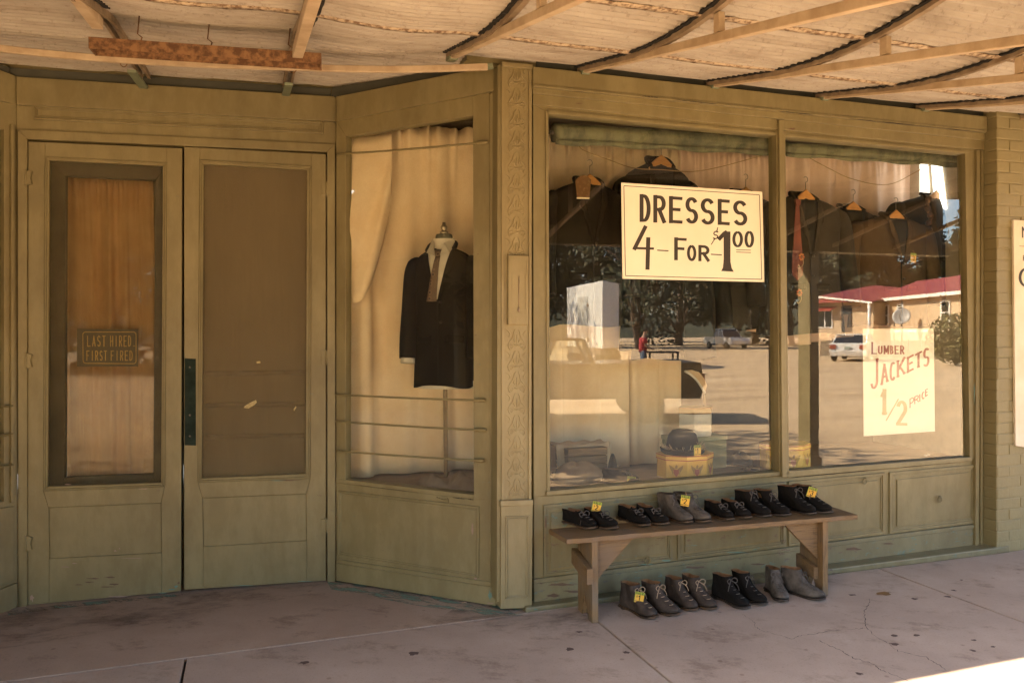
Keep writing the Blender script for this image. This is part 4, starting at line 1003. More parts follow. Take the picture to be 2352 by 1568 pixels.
zB = lambda x, y: (1966.3+x*.17406, -(743.2+y*.17406))
e = card('jackets_poster', F, [(1982, 755), (2144.7, 754), (2147.7, 990.4), (1984.2, 1001.3)], -.0420, -.0395, M['paper2'], 'white LUMBER JACKETS half price poster inside the right pane', 'poster')
ik = wink(F, -.0395)
for ch_, x0, x1, y0 in (('L', 198, 278, 238), ('U', 285, 354, 285), ('M', 360, 440, 285), ('B', 442, 500, 285), ('E', 503, 570, 285), ('R', 574, 642, 285)):
    put(ik, ch_, x0+4, x1-4, y0+4, 402, zB, 3.8, w2=2.3, slope=0, serif=2.3)
for ch_, x0, x1, y0, y1 in (('J', 180, 318, 490, 885), ('A', 318, 432, 545, 812), ('C', 435, 532, 515, 775), ('K', 532, 655, 480, 712), ('E', 665, 768, 435, 652), ('T', 770, 878, 392, 602), ('S', 878, 976, 330, 588)):
    put(ik, ch_, x0+5, x1-5, y0+5, y1-5, zB, 5.4, w2=3.2, slope=-.38, serif=3.2 if ch_ not in 'SC' else 0)
for ch_, x0, x1, y0, y1 in (('P', 705, 768, 990, 1110), ('R', 768, 828, 960, 1058), ('I', 826, 856, 938, 1030), ('C', 864, 908, 908, 1005), ('E', 910, 948, 870, 962)):
    put(ik, ch_, x0, x1, y0, y1, zB, 2.4, w2=1.8, slope=-.45, serif=1.2)
ik.mb.build('lettering', M['inkred'], e, recalc=False)
ik = wink(F, -.0395)
put(ik, '1', 318, 425, 862, 1200, zB, 9, w2=6, slope=0, serif=6); ik.stroke([zB(395, 1280), zB(560, 990)], 3, 3); put(ik, '2', 525, 680, 1010, 1342, zB, 8.5, w2=6, slope=.02)
ik.mb.build('numerals', M['inktan'], e, recalc=False)

zD = lambda x, y: (x*.336, -(508+y*.336))
e = card('door_sign', D, [(177, 755), (317, 756), (317, 841), (177, 842)], -.1640, -.1615, plain('olive_sign_card', (.10, .085, .03), .6, (.08, .065, .025)), 'small dark LAST HIRED. FIRST FIRED sign on the left door', 'sign')
ik = wink(D, -.1615)
def word(ik, txt, x0, x1, y0, y1, zf, wd, gaps=.32):
    n = len(txt); cell = (x1-x0)/n
    for i, ch_ in enumerate(txt):
        if ch_ == ' ': continue
        k = .42 if ch_ == 'I' else 1
        put(ik, ch_, x0+cell*i+cell*gaps*.5, x0+cell*(i+1)-cell*gaps*.5, y0, y1, zf, wd, slope=0)
word(ik, 'LAST', 590, 728, 782, 856, zD, 2.0); word(ik, 'HIRED.', 748, 932, 782, 856, zD, 2.0)
word(ik, 'FIRST', 586, 736, 884, 952, zD, 2.0); word(ik, 'FIRED', 752, 912, 884, 952, zD, 2.0)
rr_ = []
for cx, cy, a in ((912, 775, 90), (912, 955, 0), (586, 952, -90), (584, 775, -180)):
    rr_ += [zD(cx+18*math.cos(R(a-i*22.5)), cy-18*math.sin(R(a-i*22.5))) for i in range(5)]
ik.stroke(rr_+[rr_[0]], 1.7, 1.7)
ik.mb.build('lettering', M['gold'], e, recalc=False)

e = card('wall_sign', F, [(2328, 505), (2440, 512), (2446, 1042), (2333, 1023)], .1025, .118, plain('weathered_white_board', (.74, .66, .52), .7, (.66, .56, .40), 4), 'weathered white board with cut-off lettering on the brick pier', 'sign')
ik = wink(F, .118); zI = lambda x, y: (x, -y)
put(ik, 'M', 2347, 2368, 521, 546, zI, 3.0, slope=0); ik.stroke([(2341, -565), (2420, -570)], 1.2, 1.0)
put(ik, 'H', 2349.5, 2358, 586, 599, zI, 2.0, slope=0); ik.glyph('C', 2343, -657, 28, 40, 6.5, 3)
ik.mb.build('lettering', M['ink'], e, recalc=False)

# ================================================================== INSIDE THE WINDOWS
def fold_curtain(name, path, ztop, zbot, m, label, waves=9, amp=.03, gather=True, cols=110, rows=26, flare=0.0, seed=1, skew=0.0, pleat=.55):
    rnd = random.Random(seed); path = [Vector((p[0], p[1], 0)) for p in path]
    seg = [(b_-a_).length for a_, b_ in zip(path[:-1], path[1:])]; tot = sum(seg)
    def pos(u):
        x = u*tot
        for i, l in enumerate(seg):
            if x <= l or i == len(seg)-1: return lerp(path[i], path[i+1], x/l), (path[i+1]-path[i]).normalized()
            x -= l
    ph = [(rnd.uniform(.6, 1.5)*waves, rnd.uniform(0, 6.28), rnd.uniform(.4, 1)) for _ in range(4)]
    R_ = []
    for j in range(rows+1):
        v = j/rows; row = []
        for i in range(cols+1):
            u = i/cols; uu = u+skew*v*v
            p, t = pos(min(1, max(0, uu if skew else u))); n = Vector((t.y, -t.x, 0))
            w_ = sum(a*math.sin(f*6.283*u+p_+.5*math.sin(v*2+f)) for f, p_, a in ph)/2.4
            g_ = math.sin(waves*3.7*6.283*u+seed+math.sin(u*31)*1.2)*math.exp(-v*16)*.6 if gather else 0
            k = amp*(min(1, .25+v*1.6))
            zt = ztop(u) if callable(ztop) else ztop; zb = zbot(u) if callable(zbot) else zbot
            w_ = w_*(1.05-.55*pleat)+pleat*(abs(math.sin(waves*1.15*6.283*u*.5+seed+.7*math.sin(u*13+seed)))**.6-.6)
            q = p+n*(w_*k+g_*amp*.6)+t*(w_*k*.5); q.z = lerp(zt, zb, v)+(.006*math.sin(u*47+seed) if j == 0 else 0)
            row.append(q)
        R_.append(row)
    b = MB(); b.grid(R_); o = b.build(name, m, None, recalc=False, solid=.003)
    return tag(o, label, 'curtain')
zFt = lambda px, py, d: F.hit(px, py, d)
dc = -.72
ct = F.hit(1400, 322, dc).z
tFx = lambda px, d=dc: F.td(F.hit(px, 700, d))[0]
fold_curtain('curtain', [F.P(tFx(1215), dc, 0), F.P(tFx(1436), dc+.03, 0)], ct, fz+.01, M['curtain2'], 'tan drape at the left end of the display window behind the black jacket', 2.5, .05, seed=3, pleat=.15)
fold_curtain('curtain', [F.P(tFx(1428), dc-.03, 0), F.P(tFx(1566), dc-.01, 0)], ct, fz+.01, M['curtain2'], 'tan drape in the middle of the left pane behind the DRESSES sign', 2, .022, seed=5)
fold_curtain('curtain', [F.P(tFx(1560), dc-.02, 0), F.P(tFx(1812), dc-.02, 0)], ct, lambda u: lerp(1.62, 1.50, u), M['curtain'], 'short peach gathered curtain behind the right half of the left pane', 6, .05, seed=8)
fold_curtain('curtain', [F.P(tFx(1800), dc, 0), F.P(tFx(2128), dc, 0)], F.hit(1950, 352, dc).z, lambda u: lerp(1.42, 1.60, u), M['curtain'], 'peach gathered curtain swept aside behind the jackets in the right pane', 6, .055, seed=11)
zg = at(1050, 291, 5.15).z
gpath = [at(786, 700, 4.97), at(860, 700, 5.03), at(1000, 700, 5.16), at(1115, 700, 5.24)]
fold_curtain('curtain', gpath, zg, fz+.01, M['curtain2'], 'tan gathered curtain filling the slanted side window behind the suit', 2.6, .085, seed=4, cols=150, pleat=.12)
b = MB(); rows = []
for j in range(15):
    row = []
    for i in range(31):
        u = i/30; v = j/14; x = lerp(800, 900, u); y0 = lerp(318, 306, u); y1 = 690-230*u*u+60*math.sin(math.pi*u)*.4
        p = at(x, lerp(y0, y1, v), 4.86+.10*u+.03*math.sin(v*9+u*6)*v-.03*math.sin(math.pi*v)); row.append(p)
    rows.append(row)
b.grid(rows); tag(b.build('curtain', M['curtain2'], None, recalc=False, solid=.003), 'loose tan swag hanging at the left edge of the slanted side window', 'curtain')
# glowing strips added to imitate sun streaks on the side partition, far right
e = thing('sun_streak_strips', F.P(3.41, -.45, 2.0), 'glowing strips added as sun streaks on the pale side partition at the top right of the display', 'window')
em, ent, ep = nodes('sun_streak_glow'); ep.inputs['Emission Color'].default_value = (1, .93, .82, 1); ep.inputs['Emission Strength'].default_value = .55
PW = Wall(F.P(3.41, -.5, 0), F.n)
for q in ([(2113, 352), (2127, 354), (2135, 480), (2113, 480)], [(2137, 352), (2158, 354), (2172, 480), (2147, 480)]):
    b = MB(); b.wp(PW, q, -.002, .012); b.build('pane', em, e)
# rolled green shades
def roll(p0, p1, r, label, n=46):
    a, c = Vector(p0), Vector(p1); b = MB(); pts = [lerp(a, c, i/n) for i in range(n+1)]
    rs = [r*(1+.03*math.sin(i*.9)+.02*math.sin(i*2.3)) for i in range(n+1)]
    e = thing('roller_shade', lerp(a, c, .5), label, 'window shade', 'rolled shades over the display panes')
    b.tube(pts, rs, 18); b.build('roll', M['shade'], e)
    b = MB(); b.tube([a-F.d*.02, a+F.d*.01], .012, 8); b.tube([c-F.d*.01, c+F.d*.02], .012, 8); b.build('spindle', M['wire'], e)
    b = MB(); fl = [[p+F.n*(r*.75)+UP*(-r*.8), p+F.n*r*.55+UP*(-r*1.35-.006*math.sin(i*.5))] for i, p in enumerate(pts)]
    b.grid(fl); b.build('hem', M['shade'], e, solid=.003)
roll(F.hit(1271, 305, -.14), F.hit(1789, 334, -.14), .055, 'stained green roller shade rolled up at the top of the left pane')
roll(F.hit(1800, 341, -.14), F.hit(2214, 369, -.14), .042, 'stained green roller shade rolled up at the top of the right pane')
# clothes lines
def line(px, d, label, r=.0028):
    pts = curve_pts([F.hit(x, y, d) for x, y in px], 6); b = MB(); b.tube(pts, r, 6); return tag(b.build('clothesline', M['twine'], None), label, 'rope', 'twine strung across the window')
DJ = -.34
line([(1330, 328), (1338, 344), (1395, 366), (1454, 386), (1520, 390), (1590, 394), (1660, 382), (1790, 346)], DJ, 'twine line strung below the green shade across the left pane')
line([(1836, 350), (1900, 385), (1960, 412), (2040, 424), (2110, 392), (2190, 352)], DJ, 'twine line strung between the jacket hangers in the right pane')
# jackets on hangers
def dirs(turn=0):
    a = R(turn); u = F.d*math.cos(a)+F.n*math.sin(a); n = F.n*math.cos(a)-F.d*math.sin(a); return u, n
RG = [(.015, .16, .045), (-.012, .32, .06), (-.04, .66, .075), (-.075, .90, .085), (-.12, .985, .10), (-.2, .97, .112), (-.35, .92, .118), (-.5, .90, .115), (-.75, .97, .12), (-1.0, 1.03, .125)]
def garment(c, u, n, Hh, hw, m, inner, label, e=None, sleeves=True, vdepth=.42, buttons=2, skirt=1.0, name='jacket', sl=.80, seed=1, group='jackets hung in the display window'):
    rnd = random.Random(seed)
    e = thing(name, c+Vector((0, 0, -Hh)), label, 'jacket', group)
    def prof(t):                         # t in units of height below the collar
        for (a, x, y), (c_, x2, y2) in zip(RG[:-1], RG[1:]):
            if c_ <= t <= a: k = (a-t)/(a-c_); return lerp(x, x2, k)*hw, lerp(y, y2, k)*.95
        return RG[-1][1]*hw, RG[-1][2]
    def Pt(x, y, t): return c+u*x+n*y+UP*(t*Hh)
    rings = []
    for t, x, y in RG:
        k = skirt if t < -.6 else 1
        ring = []
        for i in range(40):
            a = 2*math.pi*i/40; ca, sa = math.cos(a), math.sin(a)
            wob = 1+.035*math.sin(a*5+t*4+seed)*min(1, -t*1.5 if t < 0 else 0)
            ring.append(Pt(x*hw*k*math.copysign(abs(ca)**.8, ca)*wob, y*.95*math.copysign(abs(sa)**.7, sa)*wob, t+(.012*math.sin(a*3+seed) if t <= -1 else 0)))
        rings.append(ring)
    b = MB(); b.loft(rings, False, False); b.build('body', m, e, sub=1)
    if sleeves:
        for sg in (-1, 1):
            b = MB(); pts = [Pt(sg*hw*.78, 0, -.115), Pt(sg*hw*.95, 0, -.145), Pt(sg*hw*1.06, .005, -.22), Pt(sg*hw*1.13, .02, -.45), Pt(sg*hw*1.17, .045, -.66), Pt(sg*hw*1.17, .06, -sl)]
            b.tube(curve_pts(pts, 4), [lerp(.072, .056, i/20) if i > 4 else .045+.006*i for i in range(21)], 14, caps=True); b.build('sleeve', m, e)
    def front(x, t, off):
        a, y = prof(t); q = min(.995, abs(x)/a); return Pt(x, y*(1-q**2.2)**.32+off, t)
    def strip(xl, xr, t0, t1, off, mm, nm, k=14, par=None):
        rows = []
        for i in range(k+1):
            t = lerp(t0, t1, i/k); a_, b_ = xl(i/k), xr(i/k)
            rows.append([front(lerp(a_, b_, j/5), t, off) for j in range(6)])
        bb_ = MB(); bb_.grid(rows); return bb_.build(nm, mm, par or e, solid=.004)
    if inner: strip(lambda s: -.085*(1-s)-.004, lambda s: .085*(1-s)+.004, -.035, -vdepth, .006, inner, 'lining')
    for sg in (-1, 1):
        ou = lambda s: (.088+.045*math.sin(min(1, s*1.25)*math.pi))*(1-s*.72) if s < .45 or s > .52 else (.088+.045*math.sin(min(1, s*1.25)*math.pi))*(1-s*.72)*.80
        inn = lambda s: .075*(1-s)+.003
        if sg < 0: strip(lambda s: -ou(s), lambda s: -inn(s), -.03, -vdepth*1.02, .019, m, 'lapel')
        else: strip(lambda s: inn(s), lambda s: ou(s), -.03, -vdepth*1.02, .019, m, 'lapel')
    b = MB(); cp_ = [front(-.085, -.035, .012), Pt(-.075, .0, .02), Pt(0, -.05, .032), Pt(.075, .0, .02), front(.085, -.035, .012)]
    b.tube(curve_pts(cp_, 5), .016, 8); b.build('collar', m, e)
    strip(lambda s: -.004, lambda s: .004, -vdepth, -.99, .003, M['dark'], 'front_opening')
    for i in range(buttons):
        b = MB(); p = front(.018, -vdepth-.02-.14*i, .004); b.tube([p, p+n*.005], .010, 12); b.build('button', M['sole2'], e)
    for sg in (-1, 1):
        strip(lambda s: sg*.10-.055, lambda s: sg*.10+.055, -.64, -.69, .006, m, 'pocket_flap', 3)
    return e, Pt, front, strip
def hanger(c, u, n, label, w_=.095, hook=.10, drop=.045):
    e = thing('hanger', c, label, 'hanger', 'hangers on the window lines')
    b = MB(); rows = []
    pts = [(-w_, -drop*1.6), (-w_*.75, -drop), (-w_*.4, -drop*.35), (-w_*.15, .0), (0, .012), (w_*.15, .0), (w_*.4, -drop*.35), (w_*.75, -drop), (w_, -drop*1.6)]
    top = [c+u*x+UP*z for x, z in pts]; bar(top, n, .020, .010, b) if False else b.prism(top+[p-UP*(.030+.030*(1-abs(x)/w_)) for p, (x, z) in list(zip(top, pts))[::-1]], n*.016)
    b.build('shoulder_bar', M['hanger'], e, .004)
    b = MB(); r = .018
    b.tube([c+n*.008, c+n*.008+UP*(hook*.6)]+[c+n*.008+UP*(hook*.6+r)+UP*(-r*math.cos(a))+u*(r*math.sin(a)) for a in [i*.45 for i in range(1, 10)]], .0022, 6); b.build('hook', M['wire'], e)
def hung(px, py, shl, shr, hem, d, m, inner, label, hlabel, turn=0, seed=1, hang=True, **k):
    u, n = dirs(turn); c = F.hit(px, py, d); L_ = F.hit(shl, py, d); R__ = F.hit(shr, py, d); hw = (R__-L_).length*.5/1.10
    Hh = c.z-F.hit(px, hem, d).z
    g = garment(c, u, n, Hh, hw, m, inner, label, seed=seed, **k)
    if hang: hanger(c+UP*.028+n*.055, u, n, hlabel)
    return g
jb = 'jackets hung in the display window'
hung(1345, 418, 1252, 1432, 748, -.36, M['black'], M['black'], 'black jacket at the far left of the display, under the patterned pocket cloth', 'wooden hanger at the far left of the display above the patterned cloth', seed=1)
hung(1508, 374, 1424, 1596, 800, -.50, M['black'], M['dark'], 'black jacket directly behind the DRESSES sign, highest of the left pane', 'pale wooden hanger half hidden above the DRESSES sign, left of the cord', seed=2, skirt=1.0)
hung(1548, 470, 1452, 1650, 822, -.40, M['black'], M['dark'], 'long black jacket whose hem shows below the DRESSES sign', '', seed=6, hang=False)
hung(1700, 446, 1600, 1792, 756, -.44, M['char'], M['dark'], 'charcoal jacket right of the DRESSES sign beside the mullion', 'wooden hanger peeking over the right end of the DRESSES sign', seed=3)
gD = hung(1836, 452, 1745, 1948, 768, -.32, M['char'], M['dark'], 'grey brown jacket with a red floral tie just right of the mullion', 'wooden hanger holding the grey jacket just right of the mullion', seed=4)
hung(1945, 478, 1872, 2020, 720, -.48, M['black'], M['dark'], 'dark jacket hanging low between the grey and the brown jackets', 'small wooden hanger between the grey and the brown jackets', seed=5)
gF = hung(2042, 497, 1958, 2136, 748, -.36, M['brownc'], M['dark'], 'brown jacket with a yellow $3 tag above the LUMBER JACKETS poster', 'curved wooden hanger with an open wire hook above the brown jacket', seed=7)
gH = hung(2134, 452, 2044, 2212, 704, -.50, M['black'], M['char'], 'black jacket at the right end of the display in front of the glowing sun streak strips', 'wooden hanger at the right end below the glowing sun streak strips', seed=8)
c = F.hit(2098, 592, -.21); price_tag(c, F.d-UP*.05, UP, '3', 'yellow $3 sale tag pinned on the brown jacket in the right pane')
# ties
def tie_mat(name, c, c2, c3, sc):
    m, nt, p = nodes(name); p.inputs['Roughness'].default_value = .6
    v = N(nt, 'ShaderNodeTexVoronoi', Scale=sc); co = coords(nt); nt.links.new(co, v.inputs['Vector'])
    a = ramp(nt, v.outputs['Distance'], [(.18, c3), (.26, c2), (.34, c)]); nt.links.new(a, p.inputs['Base Color']); return m
def necktie(top, u, n, L, wd, m, label, knot=True, pts=None):
    e = thing('necktie', top, label, 'tie'); b = MB()
    w_ = [(0, .32), (.1, .40), (.4, .62), (.75, 1.0), (.92, 1.0)]
    out = [top+u*(wd*.5*x)-UP*(t*L) for t, x in w_]+[top-UP*L]+[top-u*(wd*.5*x)-UP*(t*L) for t, x in w_[::-1]]
    b.prism(out, -n*.006); b.build('blade', m, e, .002)
    if knot:
        b = MB(); b.prism([top+u*wd*.28+UP*.035+n*.008, top+u*wd*.17-UP*.008+n*.008, top-u*wd*.17-UP*.008+n*.008, top-u*wd*.28+UP*.035+n*.008], -n*.016); b.build('knot', m, e, .003)
    return e
u_, n_ = dirs()
redt = tie_mat('red_floral_silk', (.125, .022, .010), (.16, .028, .012), (.20, .04, .015), 3)
te = necktie(F.hit(1832, 470, -.165), u_, n_, .50, .088, redt, 'dark red tie with yellow flower print on the grey jacket')
for fx, fy in ((1841, 590), (1836, 672)):
    cc = F.hit(fx, fy, -.160); b = MB()
    for k in range(7):
        a = k*.9; p = cc+u_*(.016*math.cos(a))+UP*(.018*math.sin(a)); r = .009
        b.prism([p+u_*(r*math.cos(q))+UP*(r*.8*math.sin(q)) for q in [i*1.05 for i in range(6)]], n_*(.001+.0002*k))
    b.build('flower', plain('flower_print', (.45, .20, .05), .6, (.40, .06, .02), 60), te)
    b = MB(); b.tube(curve_pts([cc+n_*.002, cc+u_*.014-UP*.04+n_*.002, cc-u_*.008-UP*.07+n_*.002, cc-u_*.02-UP*.06+n_*.002], 5), .002, 5); b.build('stem', plain('stem_print', (.40, .30, .16), .6), te)
pt_m = tie_mat('paisley_silk', (.14, .065, .018), (.30, .18, .075), (.10, .045, .012), 55)
e = thing('pocket_cloth', F.hit(1340, 450, -.2), 'brown paisley cloth folded over the far left hanger', 'scarf')
b = MB(); b.wp(F, [(1322, 414), (1330, 406), (1340, 402), (1350, 405), (1358, 412), (1354, 454), (1326, 454)], -.215, -.205); b.build('cloth', pt_m, e, .002)
b = MB(); b.wp(F, [(1326, 453), (1354, 454), (1354, 456.5), (1326, 456)], -.214, -.203); b.build('hem', M['paper'], e)
st = tie_mat('snake_pattern_silk', (.05, .018, .010), (.24, .12, .055), (.10, .04, .02), 40)
cs = thing('string_tie', F.hit(2135, 560, -.34), 'narrow twisted red brown scarf hanging on the rightmost black jacket', 'scarf')
b = MB(); pp = curve_pts([F.hit(x, y, -.34) for x, y in ((2134, 452), (2130, 478), (2138, 500), (2131, 520), (2140, 540), (2136, 566))], 6); b.tube(pp, [.018+.006*math.sin(i*1.3) for i in range(len(pp))], 8); b.build('scarf', st, cs)

# ---- dress form with suit in the side window
sc_ = at(1020, 566, 4.84); fw = (C0-sc_); fw.z = 0; fw.normalize(); sn = (fw*.9+Vector((-.42, -.3, 0))).normalized(); su = Vector((-sn.y, sn.x, 0))
Hs = sc_.z-at(1012, 886, 4.84).z
gS, Pt, front, strip = garment(sc_, su, sn, Hs, .190, M['black'], M['white'], 'black suit jacket over a white shirt on the dress form in the side window', vdepth=.385, name='suit_jacket', group=None, seed=9)
e = thing('dress_shirt', sc_, 'white shirt collar showing at the neck of the suit in the side window', 'shirt')
for sg in (-1, 1):
    b = MB(); q = [Pt(sg*.070, .015, .055), Pt(sg*.030, .085, .012), Pt(sg*.020, .125, -.075), Pt(sg*.075, .110, -.055), Pt(sg*.088, .03, .0)]
    b.prism(q, -sn*.004); b.build('collar_wing', M['white'], e)
b = MB(); b.loft([[Pt(.072*math.cos(a), .055*math.sin(a)+.01, z) for a in [i*.314 for i in range(20)]] for z in (-.03, .05)], False, False); b.build('collar_band', M['white'], e)
for sg in (-1,):
    b = MB(); b.tube([Pt(sg*.190*1.17, .06, -.79), Pt(sg*.190*1.17, .066, -.835)], .046, 14); b.build('cuff', M['white'], e)
b = MB(); b.loft([[Pt(.192*math.cos(a), .112*math.sin(a), z) for a in [i*.196 for i in range(32)]] for z in (-.96, -1.015)], False, False); b.build('shirt_tail', M['white'], e)
stm = tie_mat('suit_tie_print', (.12, .075, .045), (.25, .17, .11), (.04, .02, .015), 26)
tn = thing('necktie', front(0, -.06, .03), 'brown patterned tie on the suit in the side window', 'tie')
strip(lambda x: -.014-.020*x-.035*x, lambda x: .014+.020*x-.035*x, -.075, -.40, .022, stm, 'blade', 16, tn)
strip(lambda x: -.022+.008*x, lambda x: .022-.008*x, -.040, -.080, .030, stm, 'knot', 4, tn)
e = thing('dress_form', Vector((sc_.x, sc_.y, fz)), 'dress form on a pole with a brass and glass neck cap', 'mannequin')
b = MB(); b.loft([[sc_+su*r*math.cos(a)+sn*r*.9*math.sin(a)+UP*z for a in [i*.314 for i in range(20)]] for z, r in ((-.05, .062), (.02, .056), (.065, .053), (.075, .048))], True, True); b.build('neck', plain('grey_form_cloth', (.17, .16, .11), .9), e)
b = MB()
for z, r in (((.075, .030), (.09, .030)),): pass
prof_ = [(.075, .026), (.092, .027), (.095, .016), (.103, .014), (.108, .020), (.120, .022), (.130, .016), (.135, .012), (.150, .010)]
b.loft([[sc_+su*r*math.cos(a)+sn*r*math.sin(a)+UP*z for a in [i*.52 for i in range(12)]] for z, r in prof_], True, True); b.build('neck_cap', plain('tarnished_brass', (.50, .42, .30), .3, metal=.7), e)
b = MB(); b.tube([sc_-UP*.3, Vector((sc_.x, sc_.y, fz+.015))], .014, 10); b.build('pole', M['steel'], e)
b = MB(); b.tube([Vector((sc_.x, sc_.y, fz)), Vector((sc_.x, sc_.y, fz+.02))], [.14, .13], 24); b.build('base', M['steel'], e)
# crumpled dust sheet on the floor of the side window
b = MB(); rows = []
for i in range(17):
    row = []
    for k in range(25):
        p = lerp(lerp(G.P(.40, -.10, 0), G.P(ml-.12, -.10, 0), k/24), lerp(G.P(.40, -.34, 0), G.P(ml-.1, -.40, 0), k/24), i/16)
        e_ = math.sin(math.pi*i/16)*math.sin(math.pi*k/24); p.z = fz+.004+.055*e_*(1+.5*math.sin(k*.7+i*.5)+.3*math.sin(k*1.9)); row.append(p)
    rows.append(row)
b.grid(rows); tag(b.build('dust_cloth', cloth('grey_dust_cloth', (.26, .20, .15)), None, solid=.004, sub=1), 'crumpled pale cloth on the floor of the side window', 'cloth')

# ---- hat boxes, hats and odds and ends on the display floor
def octa(px, d, r, z0, z1, lid, label, turn=0, emb=True, mat_='hat_y', n=8, flat=.82):
    c = F.hit(px, 1050, d); c.z = z0
    P_ = lambda a, rr, z: c+F.d*(rr*math.cos(a))+F.n*(rr*flat*math.sin(a))+UP*(z-z0)
    A_s = [R(turn)+2*math.pi*(i+.5)/n for i in range(n)]
    e = thing('hatbox', c, label, 'hatbox', 'hatboxes in the display')
    b = MB(); b.prism([P_(a, r, z0) for a in A_s], UP*(z1-lid-z0)); b.build('box', M[mat_], e, .003)
    b = MB(); b.prism([P_(a, r*1.03, z1-lid) for a in A_s], UP*lid); b.build('lid', M['hat_y' if mat_ == 'hat_y' else 'boxlid'], e, .003)
    b = MB()
    for zz in (z1-lid+.002, z1-.008):
        b.loft([[P_(a, r*1.034, zz) for a in A_s], [P_(a, r*1.034, zz+.006) for a in A_s]], False, False, smooth=False)
    b.build('lid_stripe', M['red'] if mat_ == 'hat_y' else M['hat_band'], e)
    if emb:
        for i in range(n):
            a0, a1 = A_s[i], A_s[(i+1) % n]; am = (a0+a1)/2 if a1 > a0 else (a0+a1+2*math.pi)/2
            if math.sin(am) < .2: continue
            q0, q1 = P_(a0, r, z0), P_(a1, r, z0); mid = (q0+q1)/2; uu = (q0-q1).normalized(); nn = (mid-Vector((c.x, c.y, mid.z))).normalized()
            if uu.dot(F.d) < 0: uu = -uu
            hgt = (z1-lid-z0); cc = mid+UP*hgt*.45+nn*.0035; s_ = hgt*.30
            b = MB(); b.prism([cc+uu*s_*x+UP*s_*y for x, y in ((-.5, .35), (.5, .35), (.5, -.3), (0, -1.0), (-.5, -.3))], nn*.001); b.build('shield', M['red'], e)
            b = MB()
            for sg in (-1, 1): b.prism([cc+uu*s_*x*sg+UP*s_*y for x, y in ((.25, .5), (1.25, 1.15), (1.15, .55), (.75, -.1), (.55, -.75), (.6, .1))], nn*.0015)
            b.prism([cc+uu*s_*x+UP*s_*y for x, y in ((-.22, .5), (-.15, 1.0), (.1, 1.2), (.25, 1.0), (.2, .5))], nn*.0012)
            b.build('emblem', M['hat_band'], e)
    return e, c
e1, c1 = octa(1573, -.30, .185, fz, fz+.152, .036, 'mustard octagonal hatbox with shield emblems at the bottom of the left pane')
e2, c2 = octa(1803, -.34, .175, fz, fz+.165, .036, 'mustard octagonal hatbox with shield emblems half hidden behind the mullion', 12)
c3 = F.hit(1594, 1000, -.56); c3.z = fz
e = thing('flat_box', c3, 'flat green cardboard box under the white hatbox', 'box'); b = MB(); b.box(c3+UP*.095, F.d*.19, F.n*.105, UP*.095); b.build('box', plain('green_card', (.22, .21, .10), .7), e, .004)
b = MB(); b.box(c3+UP*.205, F.d*.195, F.n*.11, UP*.014); b.build('lid', plain('green_card_lid', (.30, .29, .16), .7), e, .004)
octa(1598, -.56, .128, fz+.2195, fz+.415, .045, 'white hexagonal hatbox with a gold lid behind the black hat', 30, False, 'boxw', 6, .8)
hc = Vector((c1.x, c1.y, fz+.153))-F.d*.035+F.n*.03
e = thing('black_hat', hc, 'black hat with a pale feather band on the mustard hatbox', 'hat')
def dome(c, prof, n=28, ax=1.0): return [[c+F.d*(r*math.cos(a))+F.n*(r*ax*math.sin(a))+UP*z for a in [2*math.pi*i/n for i in range(n)]] for z, r in prof]
b = MB(); b.loft(dome(hc, ((.0, .10), (.03, .105), (.075, .10), (.12, .088), (.145, .065), (.155, .03), (.152, .005))), False, True); b.build('crown', M['black'], e)
b = MB(); b.loft(dome(hc, ((.002, .095), (.0, .12), (.012, .135), (.035, .142))), True, False); b.build('brim', M['black'], e, solid=.004)
b = MB(); rr = random.Random(5)
for i in range(70):
    a = 2*math.pi*i/70; p = hc+F.d*(.112*math.cos(a))+F.n*(.112*math.sin(a))+UP*(.030+.004*math.sin(a*3)); b.tube([p, p+F.d*(.03*math.cos(a+rr.uniform(-.4, .4)))+F.n*.03*math.sin(a)+UP*rr.uniform(.0, .045)], [.003, .0008], 4)
b.build('feather_band', M['lace'], e)
price_tag(hc+F.n*.152+UP*.038+F.d*.015, F.d, UP, '1', 'yellow $1 sale tag on the black hat in the display')
# cream fan standing behind
e = thing('paper_fan', F.hit(1600, 900, -.52), 'cream crescent shaped fan standing behind the hatboxes', 'fan')
b = MB(); oo = [(1572, 851), (1590, 849), (1606, 854), (1618, 868), (1625, 884), (1620, 903), (1612, 890), (1600, 872), (1586, 860)]
b.wp(F, oo, -.53, -.51); b.build('leaf', M['lace'], e, .006)
b = MB(); b.tube(curve_pts([F.hit(x, y, -.505) for x, y in ((1573, 852), (1588, 861), (1602, 875), (1613, 892), (1619, 902))], 5), .008, 8); b.build('rib', M['white'], e)
# stand for the fan reaches the floor
b = MB(); b.tube([F.hit(1618, 896, -.535), Vector((F.hit(1618, 896, -.535).x, F.hit(1618, 896, -.535).y, fz))], .008, 8); b.build('stand', M['steel'], e)
def lump(c, a, bq, h, m, name, label, cat, seed=0, nz=.25):
    rnd = random.Random(seed); rows = []; ph = [rnd.uniform(0, 6.3) for _ in range(4)]
    rings = [[c+F.d*(a*math.cos(t)*q*(1+nz*.5*math.sin(3*t+ph[0])))+F.n*(bq*math.sin(t)*q*(1+nz*.5*math.sin(4*t+ph[1])))+UP*(h*z*(1+nz*math.sin(2*t+ph[2]))) for t in [i*2*math.pi/20 for i in range(20)]] for z, q in ((0, 1), (.35, 1.02), (.7, .82), (.95, .45), (1.0, .08))]
    b = MB(); b.loft(rings, True, True); return tag(b.build(name, m, None, sub=1), label, cat)
def fl_(px, py): return hit_z(px, py, fz)
lump(fl_(1698, 1070), .10, .07, .085, M['black'], 'purse', 'black crumpled purse on the display floor between the two mustard hatboxes', 'purse', 3)
